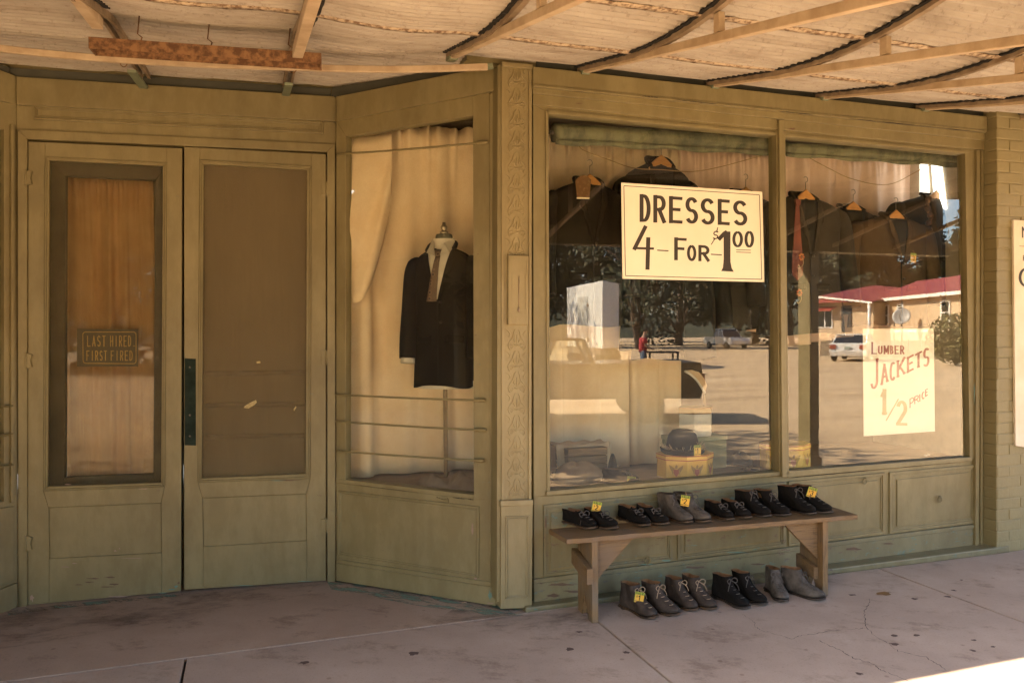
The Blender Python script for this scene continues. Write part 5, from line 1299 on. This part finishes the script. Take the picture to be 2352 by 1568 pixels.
lump(fl_(1722, 1082), .075, .045, .03, M['black'], 'glove', 'black glove lying in front of the crumpled purse', 'glove', 4)
# lace runner with knitted bag and boards at the left corner
b = MB(); rows = []
cA = F.hit(1268, 1045, -.52); cB = F.hit(1392, 1045, -.52)
for i in range(12):
    row = []
    for k in range(20):
        p = F.P(lerp(F.td(cA)[0], F.td(cB)[0], k/19), -.60+.22*i/11, fz+.215-.011*i*(i > 7)*(i-7)+.006*math.sin(k*1.1+i)); row.append(p)
    rows.append(row)
rows.append([Vector((p.x, p.y, p.z-.09+.010*(k % 2))) for k, p in enumerate(rows[-1])])
b.grid(rows); tag(b.build('lace_runner', M['lace'], None, solid=.003), 'cream lace runner draped over a crate at the left corner of the display', 'cloth')
cx = F.P((F.td(cA)[0]+F.td(cB)[0])/2, -.49, fz); e = thing('wooden_crate', cx, 'low wooden crate under the lace runner', 'crate')
for k in range(4):
    b = MB(); b.box(cx+UP*(.024+.051*k), F.d*.135, F.n*.105, UP*.023); b.build('slat', M['wood'], e, .002)
lump(F.P(.34, -.25, fz), .17, .075, .14, cloth('brown_knit', (.20, .135, .085), (.11, .07, .045), scale=90), 'knitted_bag', 'brown knitted bag slumped below the lace runner', 'bag', 8, .12)
for (x0, y0, x1, y1, zz, lab) in ((1266, 1096, 1425, 1078, .0, 'pale wooden board lying along the glass at the left corner'), (1264, 1117, 1352, 1108, .0, 'short dark wooden board lying right behind the left corner of the glass')):
    p, q = fl_(x0, y0), fl_(x1, y1); ax_ = (q-p)/2; b = MB(); b.box((p+q)/2+UP*.013-F.n*.02, ax_, F.n*.022, UP*.013); tag(b.build('board', M['wood2'] if y0 < 1100 else M['wood'], None, .002), lab, 'board')
SH['in'] = shoe(1470, 1112, fz+.001, 62, .25, 'low', 1, k_, 0, 'black low shoe inside the left pane with a yellow $4 tag', 'shoes inside the display window')
tag_at(1450, 1105, hit_z(1450, 1112, fz).y-.012, '4', -6, 'yellow $4 sale tag leaning on the black shoe inside the left pane', lean=-.3)
lump(F.P(.62, -.33, fz), .035, .03, .16, M['black'], 'dark_bottle', 'small dark upright bundle beside the knitted bag', 'bundle', 5, .1)
# white pebbles of putty at the right sill
for x, y, r in ((2032, 1067, .014), (2126, 1046, .009), (2133, 1044, .008)):
    lump(F.hit(x, y+1, -.06), r*1.5, r, r, M['white'], 'putty_crumb', 'crumb of white putty on the sill of the right pane', 'putty', 2)['group'] = 'putty crumbs on the sill'
# ---- curtain behind the left door glass
dq = [D.hit(150, 700, -.235), D.hit(356, 700, -.235)]
fold_curtain('curtain', dq, D.hit(250, 408, -.235).z, D.hit(250, 1118, -.235).z, M['orange'], 'orange gathered curtain behind the glass of the left door', 4.3, .050, seed=21, pleat=.35)

# ================================================================== THE STREET MIRRORED IN THE GLASS
def V(px, py, Z): return mirror(at(px, py, Z))
def ground(p): return Vector((p.x, p.y, -.15))
def leaf_mat(name, c):
    m, nt, p = nodes(name); p.inputs['Roughness'].default_value = .7
    oi = N(nt, 'ShaderNodeNewGeometry')
    nt.links.new(ramp(nt, oi.outputs['Random Per Island'], [(0, tuple(x*.45 for x in c)), (.6, c), (1, tuple(x*1.6 for x in c))]), p.inputs['Base Color']); return m
LEAF = leaf_mat('dark_leaves', (.030, .034, .011)); LEAF2 = leaf_mat('olive_leaves', (.055, .052, .018)); BARK = plain('bark', (.09, .065, .045), .9, (.05, .035, .025), 6)
def tree_mesh(seed, h, r):
    rnd = random.Random(seed); b = MB(); lb = MB()
    b.tube(curve_pts([(0, 0, -.1), (.1*r, 0, h*.25), (0, .1*r, h*.5), (.05*r, 0, h*.8)], 4), [lerp(.045*h*.5, .01*h, i/12) for i in range(13)], 8)
    cl = []
    for k in range(19):
        a = rnd.uniform(0, 6.28); z0 = h*rnd.uniform(.2, .6); rr = r*rnd.uniform(.3, .85); z1 = z0+h*rnd.uniform(.12, .38)
        z0 = h*rnd.uniform(.05, .5); z1 = z0+h*rnd.uniform(.05, .38); e_ = Vector((rr*math.cos(a), rr*math.sin(a), z1)); b.tube([(0, 0, z0), (e_.x*.5, e_.y*.5, lerp(z0, z1, .6)), e_], [.012*h, .008*h, .003*h], 5); cl.append((e_, r*rnd.uniform(.25, .48)))
    cl.append((Vector((0, 0, h*.9)), r*.35))
    for cc, cr in cl:
        for _ in range(300):
            d = Vector((rnd.gauss(0, 1), rnd.gauss(0, 1), rnd.gauss(0, .8))); d = d.normalized()*cr*rnd.random()**.4; p = cc+d
            s_ = rnd.uniform(.20, .42); x = Vector((rnd.gauss(0, 1), rnd.gauss(0, 1), rnd.gauss(0, 1))).normalized(); y_ = x.orthogonal().normalized()
            lb.add([p-x*s_, p+y_*s_*.5, p+x*s_, p-y_*s_*.5], [[0, 1, 2, 3]])
    return b, lb
kinds = []
for i, (h, r, m) in enumerate(((17, 6.4, LEAF), (14, 5.6, LEAF2), (19, 6.8, LEAF))):
    t_, l_ = tree_mesh(30+i, h, r); e = thing('tree', (0, 0, -.2), 'x', 'tree', 'trees across the street')
    l_.build('crown', m, e, recalc=False); t_.build('trunk', BARK, e); kinds.append(e)
def copy_tree(e):
    c = e.copy(); COL.objects.link(c)
    for ch_ in e.children: k = ch_.copy(); COL.objects.link(k); k.parent = c; k.matrix_parent_inverse = Matrix()
    return c
for e in kinds:
    for ch_ in e.children: ch_.matrix_parent_inverse = Matrix(); ch_.location = (0, 0, 0)
desc = ['broad dark green tree across the street', 'small olive green tree across the street', 'tall dark green tree across the street']
spots = [(1215, 84, 0), (1330, 96, 1), (1470, 74, 0), (1560, 90, 2), (1640, 94, 0), (1735, 100, 2), (1820, 86, 1), (1900, 98, 2), (1975, 104, 0), (2050, 92, 2), (2120, 110, 1), (2230, 82, 1), (2300, 96, 0), (1400, 120, 2), (1690, 120, 0)]
used = [0, 0, 0]
where = ['far left of the reflections', 'behind the white trailer', 'behind the person in red', 'left of the pickup', 'behind the pickup', 'right of the pickup', 'left of the red roofed house', 'behind the left gable of the red roofed house', 'behind the house door', 'behind the red roof', 'right behind the red roof', 'at the right end of the house', 'far right of the house', 'farthest behind the trailer', 'farthest behind the pickup']
for i, (px, Z, k) in enumerate(spots):
    o = kinds[k] if used[k] == 0 else copy_tree(kinds[k]); used[k] += 1
    p = ground(V(px, 760, Z)); o.location = (p.x, p.y, -.2); o.rotation_euler = (0, 0, i*1.9); o['label'] = desc[k]+', '+where[i]
def VD(px, py, Z): p = at(px, py, Z); return p-D.n*(2*D.td(p)[1])
for i, (px, Z, k) in enumerate(((60, 42, 0), (230, 36, 2), (390, 44, 1), (560, 38, 0), (740, 46, 2))):
    o = copy_tree(kinds[k]); p = ground(VD(px, 760, Z)); o.location = (p.x, p.y, -.2); o.rotation_euler = (0, 0, i*2.3)
    o['label'] = desc[k]+', '+('first', 'second', 'third', 'fourth', 'fifth')[i]+' of the row opposite the doors'
for t, d, k, sc_k, lab in ((-2.5, 10.6, 1, .56, 'bushy tree added out of view to shade the road, the one nearest the dark pickup'), (-2.7, 8.7, 1, .56, 'small tree added out of view across from the double doors to shade the road'), (-9.4, 5.2, 1, .50, 'small tree added out of view at the far left to shade the ground')):  # trees added out of view to shade the ground mirrored in the glass
    o = copy_tree(kinds[k]); p = F.P(t, d, -.2); o.location = p; o.scale = (sc_k,)*3; o.rotation_euler = (0, 0, t); o['label'] = lab
# far wooded ridge closing the horizon
b = MB(); rows = []
for j in range(5):
    row = []
    for i in range(121):
        a = 2*math.pi*i/120; rr = 190+18*j; z = (0, 6, 10, 12, -2)[j]*(1+.35*math.sin(a*5+1)+.25*math.sin(a*11))
        row.append(Vector((rr*math.cos(a), rr*math.sin(a), z-.3)))
    rows.append(row)
b.grid(rows); b.build('hills', plain('wooded_hill', (.055, .055, .022), .95, (.025, .026, .012), .25), None, kind='structure')
# parked vehicles
PAINTW = plain('white_car_paint', (.84, .81, .75), .3); PAINTK = plain('dark_car_paint', (.02, .018, .016), .25); CARGL = plain('car_glass', (.02, .022, .022), .1, spec=.8); TYRE = plain('tyre', (.02, .018, .016), .8)
CLEARG = glass('clear_car_glass', .03, 0, .5, 1.6)
def vehicle(name, p, hd, prof, hw, paint_, label, cat, cab, wheels, clear=False, tail=True):
    hd = hd.normalized(); lt = Vector((-hd.y, hd.x, 0)); e = thing(name, p, label, cat)
    Q = lambda x, y, z: p+hd*x+lt*y+UP*z
    body, top = prof
    b = MB(); n = len(body)
    b.loft([[Q(x, -hw*.96, z) for x, z in body], [Q(x, -hw, z) for x, z in body], [Q(x, hw, z) for x, z in body], [Q(x, hw*.96, z) for x, z in body]], True, True, smooth=False); b.build('body', paint_, e, .05)
    (x0, z0), (x1, z1), (x2, z2), (x3, z3) = cab; k = hw*.80; th_ = .05
    b = MB(); b.prism([Q(x1, -k, z1), Q(x2, -k, z2), Q(x2, k, z2), Q(x1, k, z1)], UP*.05)
    mids = [lerp(x1, x2, .5)]
    for sg in (-1, 1):
        for xa, za, xb, zb in ((x0, z0, x1, z1), (lerp(x0, x3, .5), lerp(z0, z3, .5), mids[0], lerp(z1, z2, .5)), (x3, z3, x2, z2)):
            b.tube([Q(xa, sg*hw*.93, za-.03), Q(xb, sg*k, zb+.02)], .045, 6)
    b.build('roof', paint_, e, .02)
    gm_ = CLEARG if clear else CARGL
    for sg in (-1, 1):
        b = MB(); b.prism([Q(x0+.08, sg*hw*.92, z0), Q(x1+.05, sg*k*.99, z1), Q(x2-.05, sg*k*.99, z2), Q(x3-.08, sg*hw*.92, z3)], lt*(-sg*.01)); b.build('side_window', gm_, e)
    for xa, za, xb, zb, nm in ((x0, z0, x1, z1, 'rear_window'), (x3, z3, x2, z2, 'windscreen')):
        b = MB(); b.prism([Q(xa, -hw*.85, za), Q(xb, -k*.93, zb), Q(xb, k*.93, zb), Q(xa, hw*.85, za)], hd*.01); b.build(nm, gm_, e)
    for x in wheels:
        for sg in (-1, 1):
            b = MB(); b.tube([Q(x, sg*(hw-.2), .33), Q(x, sg*(hw+.01), .33)], .33, 20, smooth=False); w_ = b.build('wheel', TYRE, e)
            b = MB(); b.tube([Q(x, sg*(hw+.005), .33), Q(x, sg*(hw+.02), .33)], .19, 14, smooth=False); b.build('rim', M['wire'], w_)
    xr = min(x for x, z in body); zr = .80
    for sg in (-1, 1):
        b = MB(); b.box(Q(xr-.0, sg*hw*.80, zr), hd*.03, lt*hw*.16, UP*.11); b.build('tail_light', M['red'], e)
    b = MB(); b.box(Q(xr-.01, 0, zr-.05), hd*.02, lt*.16, UP*.07); b.build('number_plate', plain('plate', (.45, .5, .42), .5), e)
    return e
sedan = [(-2.3, .30), (-2.36, .55), (-2.3, .98), (-1.5, 1.0), (.9, .96), (2.1, .80), (2.32, .55), (2.25, .28)]
p = ground(V(1965, 822, 43)); vd = (mirror(at(2075, 800, 60))-p); vd.z = 0
vehicle('parked_car', p, vd, (sedan, None), .92, PAINTW, 'white sedan parked with its tail towards the shop in front of the red roofed house', 'car', ((-1.75, .98), (-1.0, 1.40), (.2, 1.42), (1.0, .96)), (-1.45, 1.4))
pick = [(-2.7, .45), (-2.75, .75), (-2.7, 1.12), (-.5, 1.10), (1.15, 1.10), (2.5, 1.02), (2.7, .75), (2.65, .45)]
p = ground(V(1668, 799, 74)); q = ground(V(1720, 799, 70)); vehicle('pickup_truck', p, q-p, (pick, None), .98, PAINTW, 'white pickup truck parked far across the street', 'pickup', ((-.75, 1.08), (-.55, 1.80), (.5, 1.82), (1.15, 1.08)), (-1.7, 1.7))
p = ground(V(1268, 955, 15.2)); q = ground(V(1168, 955, 15.2)); vehicle('pickup_truck', p, q-p, (pick, None), .95, PAINTK, 'dark pickup truck with clear cab windows parked right across from the display window', 'pickup', ((-.75, 1.08), (-.55, 1.52), (.5, 1.54), (1.15, 1.08)), (-1.7, 1.7), clear=True)
# white box trailer
a0, a1, a2 = [ground(V(x, 760, Z)) for x, Z in ((1303, 40.5), (1384, 35.2), (1422, 37.5))]
e = thing('cargo_trailer', (a0+a1)/2, 'white box trailer with a side door across the street', 'trailer')
ux = (a1-a0); uy = (a2-a1); b = MB(); b.prism([a0+UP*.9, a1+UP*.9, a1+uy+UP*.9, a0+uy+UP*.9], UP*3.1); b.build('box', PAINTW, e, .03)
nf = (a0-a0-uy).normalized()
b = MB(); b.prism([a0+ux*.34+nf*.012+UP*1.0, a0+ux*.62+nf*.012+UP*1.0, a0+ux*.62+nf*.012+UP*3.4, a0+ux*.34+nf*.012+UP*3.4], nf*.03); dd_ = b.build('door', plain('trailer_door', (.58, .56, .50), .5), e)
for z in (1.3, 2.95):
    b = MB(); b.box(a0+ux*.62+nf*.05+UP*z, ux.normalized()*.12, nf*.02, UP*.06); b.build('hinge', M['steel'], dd_)
for k in (.3, .75):
    for t in (.1, .9):
        c = lerp(a0, a1, t)+uy*k; b = MB(); b.tube([c+UP*.45-ux.normalized()*.12, c+UP*.45+ux.normalized()*.12], .45, 18, smooth=False); b.build('wheel', TYRE, e)
b = MB(); b.box((a0+a1)/2+uy*.5+UP*.75, ux*.45, uy*.48, UP*.14); b.build('chassis', M['steel'], e)
# red roofed house on its bank
SID = plain('beige_siding', (.50, .37, .235), .7, (.44, .32, .20), 3); RED = plain('red_metal_roof', (.30, .055, .04), .45, (.25, .045, .035), 2)
h0, h1 = V(2008, 760, 64), V(2260, 760, 47.5)
hx = (h1-h0); hx.z = 0; HL = hx.length; hx.normalize(); hyv = Vector((-hx.y, hx.x, 0))
if hyv.dot(h0-C0) < 0: hyv = -hyv
h0 = ground(h0)
def HP(x, y, z): return h0+hx*x+hyv*y+UP*z
e = thing('mobile_home', HP(HL/2, 3, 0), 'long beige house with a red metal roof and white window frames across the street', 'house')
ez, fl0 = 4.15, 1.55
b = MB(); b.prism([HP(0, 0, 0), HP(HL, 0, 0), HP(HL, 7, 0), HP(0, 7, 0)], UP*ez); b.build('wall', SID, e)
b = MB(); b.prism([HP(-.2, -.5, ez), HP(-.2, 3.5, ez+1.5), HP(-.2, 7.5, ez), HP(-.2, 7.5, ez-.1), HP(-.2, -.5, ez-.1)], hx*(HL+.6)); b.build('roof', RED, e)
b = MB(); b.box(HP(HL/2, -.53, ez-.12), hx*(HL/2+.3), hyv*.03, UP*.12); b.build('fascia', PAINTW, e)
b = MB(); b.box(HP(HL/2, -.03, fl0), hx*HL/2, hyv*.04, UP*.06); b.build('skirt_trim', PAINTW, e)
def hwin(x, w_, z0, z1, y=0.0, par=e):
    b = MB()
    for cx_, cz, a, c_ in ((x, z1, w_/2+.12, .07), (x, z0, w_/2+.12, .07), (x-w_/2-.06, (z0+z1)/2, .07, (z1-z0)/2), (x+w_/2+.06, (z0+z1)/2, .07, (z1-z0)/2), (x, (z0+z1)/2, w_/2, .03)): b.box(HP(cx_, y-.04, cz), hx*a, hyv*.05, UP*c_)
    f_ = b.build('window', PAINTW, par); b = MB(); b.box(HP(x, y-.02, (z0+z1)/2), hx*w_/2, hyv*.02, UP*(z1-z0)/2); b.build('pane', CARGL, f_)
hwin(2.3, 1.0, 2.0, 3.6); hwin(HL*.72, 1.0, 2.0, 3.6); hwin(5.0, .9, 3.2, 3.6)
# front gable wing
w0, w1 = ground(V(1868, 760, 66)), ground(V(2006, 760, 61)); gx = (w1-w0); gw = gx.length; gx.normalize(); gy = Vector((-gx.y, gx.x, 0)); gy = gy if gy.dot(w0-C0) > 0 else -gy
GP = lambda x, y, z: w0+gx*x+gy*y+UP*z
b = MB(); b.prism([GP(0, 0, 0), GP(gw, 0, 0), GP(gw, 0, 3.8), GP(gw*.24, 0, 4.3), GP(0, 0, 4.1)], gy*6); b.build('gable_wall', SID, e)
b = MB(); b.prism([GP(-.6, -.9, 3.95), GP(gw*.24, -.9, 4.5), GP(gw+.5, -.9, 3.85), GP(gw+.5, -.9, 3.72), GP(gw*.24, -.9, 4.33), GP(-.6, -.9, 3.8)], gy*.08); b.build('fascia', PAINTW, e)
b = MB(); b.prism([GP(-.6, -.8, 3.97), GP(gw*.24, -.8, 4.55), GP(gw+.5, -.8, 3.87)], gy*7+UP*1.0); b.build('roof', RED, e)
b = MB(); b.box(GP(gw*.58, -.03, 2.6), gx*.45, gy*.04, UP*1.05); b.build('door', plain('dark_security_door', (.05, .045, .04), .5), e)
b = MB(); b.box(GP(gw*.22, -.04, 2.6), gx*.75, gy*.05, UP*.75); wf = b.build('window', PAINTW, e)
for k in (-.36, .36):
    b = MB(); b.box(GP(gw*.22+k, -.06, 2.6), gx*.30, gy*.05, UP*.66); b.build('pane', CARGL, wf)
b = MB(); b.prism([GP(gw*.02, -.02, 3.6), GP(gw*.42, -.02, 3.6), GP(gw*.42, -.8, 3.25), GP(gw*.02, -.8, 3.25)], UP*.06); b.build('awning', RED, e)
b = MB(); b.tube([GP(gw+.2, -.8, 0), GP(gw+.2, -.8, 3.8)], .12, 8); b.build('porch_post', PAINTW, e)
# satellite dish on its pole
dp = HP(HL*.48, -1.2, 0); e = thing('satellite_dish', dp, 'grey satellite dish on a pole in front of the beige house', 'dish')
b = MB(); b.tube([dp, dp+UP*2.3], .05, 8); b.build('pole', M['wire'], e)
dn_ = (hx*.75-hyv*.55+UP*.35).normalized(); du = dn_.orthogonal().normalized(); dv = dn_.cross(du)
b = MB(); b.loft([[dp+UP*2.6+dn_*(.15*r*r)+(du*math.cos(a)+dv*math.sin(a))*.62*r for a in [i*.314 for i in range(20)]] for r in (.05, .4, .75, 1)], True, False); b.build('dish', plain('dish_grey', (.35, .33, .30), .5), e, solid=.02)
b = MB(); b.tube([dp+UP*2.2, dp+UP*2.35+dn_*.75, dp+UP*2.6+dn_*.8], .025, 6); b.build('arm', M['wire'], e)
# chain link fence and shrub
fa, fbv = ground(V(1885, 800, 50)), ground(V(2260, 800, 41)); fx = (fbv-fa); e = thing('wire_fence', (fa+fbv)/2, 'low dark wire fence along the bank of the beige house', 'fence')
for i in range(13):
    b = MB(); b.tube([fa+fx*i/12, fa+fx*i/12+UP*1.1], .035, 6); b.build('post', M['steel'], e)
b = MB(); b.prism([fa+UP*.05, fbv+UP*.05, fbv+UP*1.05, fa+UP*1.05], Vector((0, .01, 0))); b.build('mesh', screen_mat('chain_link', (.10, .08, .055), .5), e)
rnd = random.Random(77); sp0 = ground(V(2195, 830, 36)); b = MB()
for _ in range(2600):
    d = Vector((rnd.gauss(0, 1), rnd.gauss(0, 1), rnd.gauss(0, 1))).normalized()*rnd.random()**.4; p = sp0+Vector((d.x*1.3, d.y*1.3, 1.25+d.z*1.2)); s_ = rnd.uniform(.05, .12)
    x = Vector((rnd.gauss(0, 1), rnd.gauss(0, 1), rnd.gauss(0, 1))).normalized(); y_ = x.orthogonal(); b.add([p-x*s_, p+y_*s_*.4, p+x*s_, p-y_*s_*.4], [[0, 1, 2, 3]])
e = thing('shrub', sp0, 'olive green shrub in front of the right end of the beige house', 'shrub'); b.build('foliage', leaf_mat('shrub_leaves', (.16, .13, .045)), e, recalc=False)
b = MB()
for k in range(7): b.tube([sp0, sp0+Vector((.6*math.cos(k), .6*math.sin(k), 1.3))], [.04, .015], 5)
b.build('stem', BARK, e)
# person in a red shirt
pp = ground(V(1477, 850, 31)); pf = (ground(V(1530, 850, 31))-pp).normalized(); pl = Vector((-pf.y, pf.x, 0))
per = thing('person', pp, 'person in a red t-shirt and jeans looking down at a table', 'person')
def skin_fig(name, chains, m):
    vs, es, rs = [], [], []
    for ch_ in chains:
        prev = ch_[0] if isinstance(ch_[0], int) else None
        for it in ch_[1:] if prev is not None else ch_:
            (x, y, z), r = it; vs.append(tuple(pp+pf*x+pl*y+UP*z)); rs.append(r)
            if prev is not None: es.append((prev, len(vs)-1))
            prev = len(vs)-1
    me = bpy.data.meshes.new(name); me.from_pydata(vs, es, []); o = bpy.data.objects.new(name, me); COL.objects.link(o)
    md = o.modifiers.new('skin', 'SKIN'); md.use_smooth_shade = True
    for i, r in enumerate(rs): me.skin_vertices[0].data[i].radius = (r, r)
    me.skin_vertices[0].data[0].use_root = True
    s2 = o.modifiers.new('s', 'SUBSURF'); s2.levels = 1; s2.render_levels = 1
    me.materials.append(m); adopt(o, per); return o
SKIN = plain('skin', (.42, .25, .16), .6)
ch = [[((0, 0, .95), .13), ((0, 0, 1.2), .13), ((.02, 0, 1.42), .12), ((.05, 0, 1.52), .055), ((.10, 0, 1.60), .085), ((.13, 0, 1.70), .095), ((.11, 0, 1.78), .06)]]
for sg in (-1, 1):
    n0 = sum(len(c_)-(1 if isinstance(c_[0], int) else 0) for c_ in ch)
    ch.append([2, ((.02, sg*.19, 1.40), .065), ((.06, sg*.24, 1.12), .05), ((.30, sg*.20, 1.0), .038), ((.38, sg*.19, .99), .035)])
    hand = n0+3
    for k in range(5):
        ch.append([hand, ((.42, sg*.19+(k-2)*.018, .985), .010), ((.46-(.03 if k in (0, 4) else 0), sg*.19+(k-2)*.021, .965), .008)])
    ch.append([0, ((0, sg*.09, .88), .10), ((.02, sg*.10, .48), .065), ((0, sg*.10, .09), .048), ((.15, sg*.11, .04), .04)])
skin_fig('body', ch, SKIN)
def ringtube(pts, rs, nm, m, n=16, ax=1.25):
    b = MB(); b.loft([[pp+pf*(p[0]+r*math.cos(a))+pl*(p[1]+r*ax*math.sin(a))+UP*p[2] for a in [2*math.pi*i/n for i in range(n)]] for p, r in zip(pts, rs)], True, True); b.build(nm, m, per)
ringtube([(0, 0, .88), (0, 0, 1.05), (.01, 0, 1.25), (.02, 0, 1.40), (.03, 0, 1.48)], [.165, .155, .165, .165, .075], 'shirt', plain('red_shirt', (.35, .018, .025), .8))
for sg in (-1, 1):
    b = MB(); b.tube([pp+pf*.02+pl*sg*.15+UP*1.42, pp+pf*.04+pl*sg*.235+UP*1.2], [.09, .078], 12); b.build('sleeve', bpy.data.materials['red_shirt'], per)
    b = MB(); b.tube([pp+pl*sg*.085+UP*.93, pp+pf*.02+pl*sg*.10+UP*.48, pp+pl*sg*.10+UP*.08], [.125, .085, .07], 12); b.build('trouser_leg', plain('blue_jeans', (.09, .12, .17), .9), per)
ringtube([(.11, 0, 1.70), (.10, 0, 1.78), (.10, 0, 1.82)], [.108, .10, .04], 'hair', M['char'], ax=.9)
b = MB(); hd_ = pp+pf*.225+UP*1.685; b.tube([hd_, hd_+pf*.02-UP*.02], [.012, .016], 8); b.build('nose', SKIN, per)
tb = ground(V(1520, 850, 31)); e = thing('work_table', tb, 'dark work table in front of the person in the red t-shirt', 'table')
b = MB(); b.box(tb+UP*.86, pf*.6, pl*.5, UP*.03); b.build('top', M['char'], e)
for sx_ in (-.55, .55):
    for sy_ in (-.45, .45):
        b = MB(); b.box(tb+pf*sx_+pl*sy_+UP*.415, pf*.03, pl*.03, UP*.415); b.build('leg', M['char'], e)
# barber shop further along the street, mirrored in the slanted glass
def mirG(p): return p-G.n*(2*(G.td(p)[1]+.03))
e = None
def VG(px, py, Z): return mirG(at(px, py, Z))
q0, q1 = VG(1004, 715, 15.5), VG(1046, 713, 15.5); s0 = (VG(1100, 715, 15.5)-VG(930, 715, 15.5)); s0.z = 0; s0.normalize()
bc = (q0+q1)/2; bn = Vector((-s0.y, s0.x, 0)); bn = bn if bn.dot(G.p0-bc) > 0 else -bn
e = thing('barber_shop', ground(bc), 'dark brown board building with a BARBER SHOP sign further along the street', 'building')
SIDE = plain('dark_brown_boards', (.055, .040, .022), .8, (.035, .026, .014), 2, (1, 1, 22))
b = MB(); o_ = ground(bc)-bn*.05; b.prism([o_-s0*3.2, o_+s0*3.0, o_+s0*3.0-bn*6, o_-s0*3.2-bn*6], UP*4.2); b.build('wall', SIDE, e)
b = MB(); b.prism([o_-s0*3.5+UP*4.2+bn*.4, o_+s0*3.3+UP*4.2+bn*.4, o_+s0*3.3-bn*6.3+UP*4.2, o_-s0*3.5-bn*6.3+UP*4.2], UP*.2); b.build('roof', M['steel'], e)
b = MB(); b.box(bc+bn*.0, s0*.62, bn*.03, UP*.34); sb = b.build('sign_board', plain('sign_brown', (.085, .058, .03), .7), e)
ik = Ink(lambda x, y, h: bc+bn*(.031+h)+(-s0 if s0.cross(UP).dot(bn) < 0 else s0)*x+UP*y)
def sword(t, xc, y, w_, h_):
    c_ = w_/len(t)
    for i, k in enumerate(t): ik.glyph(k, xc-w_/2+c_*i+c_*.15, y, c_*.7, h_, c_*.17, c_*.13)
sword('BARBER', 0, .06, 1.05, .2); sword('SHOP', 0, -.22, .75, .2)
ik.mb.build('lettering', M['ink'], sb, recalc=False)
b = MB(); b.box(o_+bn*.06-s0*1.7+UP*1.4, s0*.5, bn*.03, UP*.9); f_ = b.build('window', M['steel'], e); b = MB(); b.box(o_+bn*.08-s0*1.7+UP*1.4, s0*.42, bn*.025, UP*.82); b.build('pane', CARGL, f_)
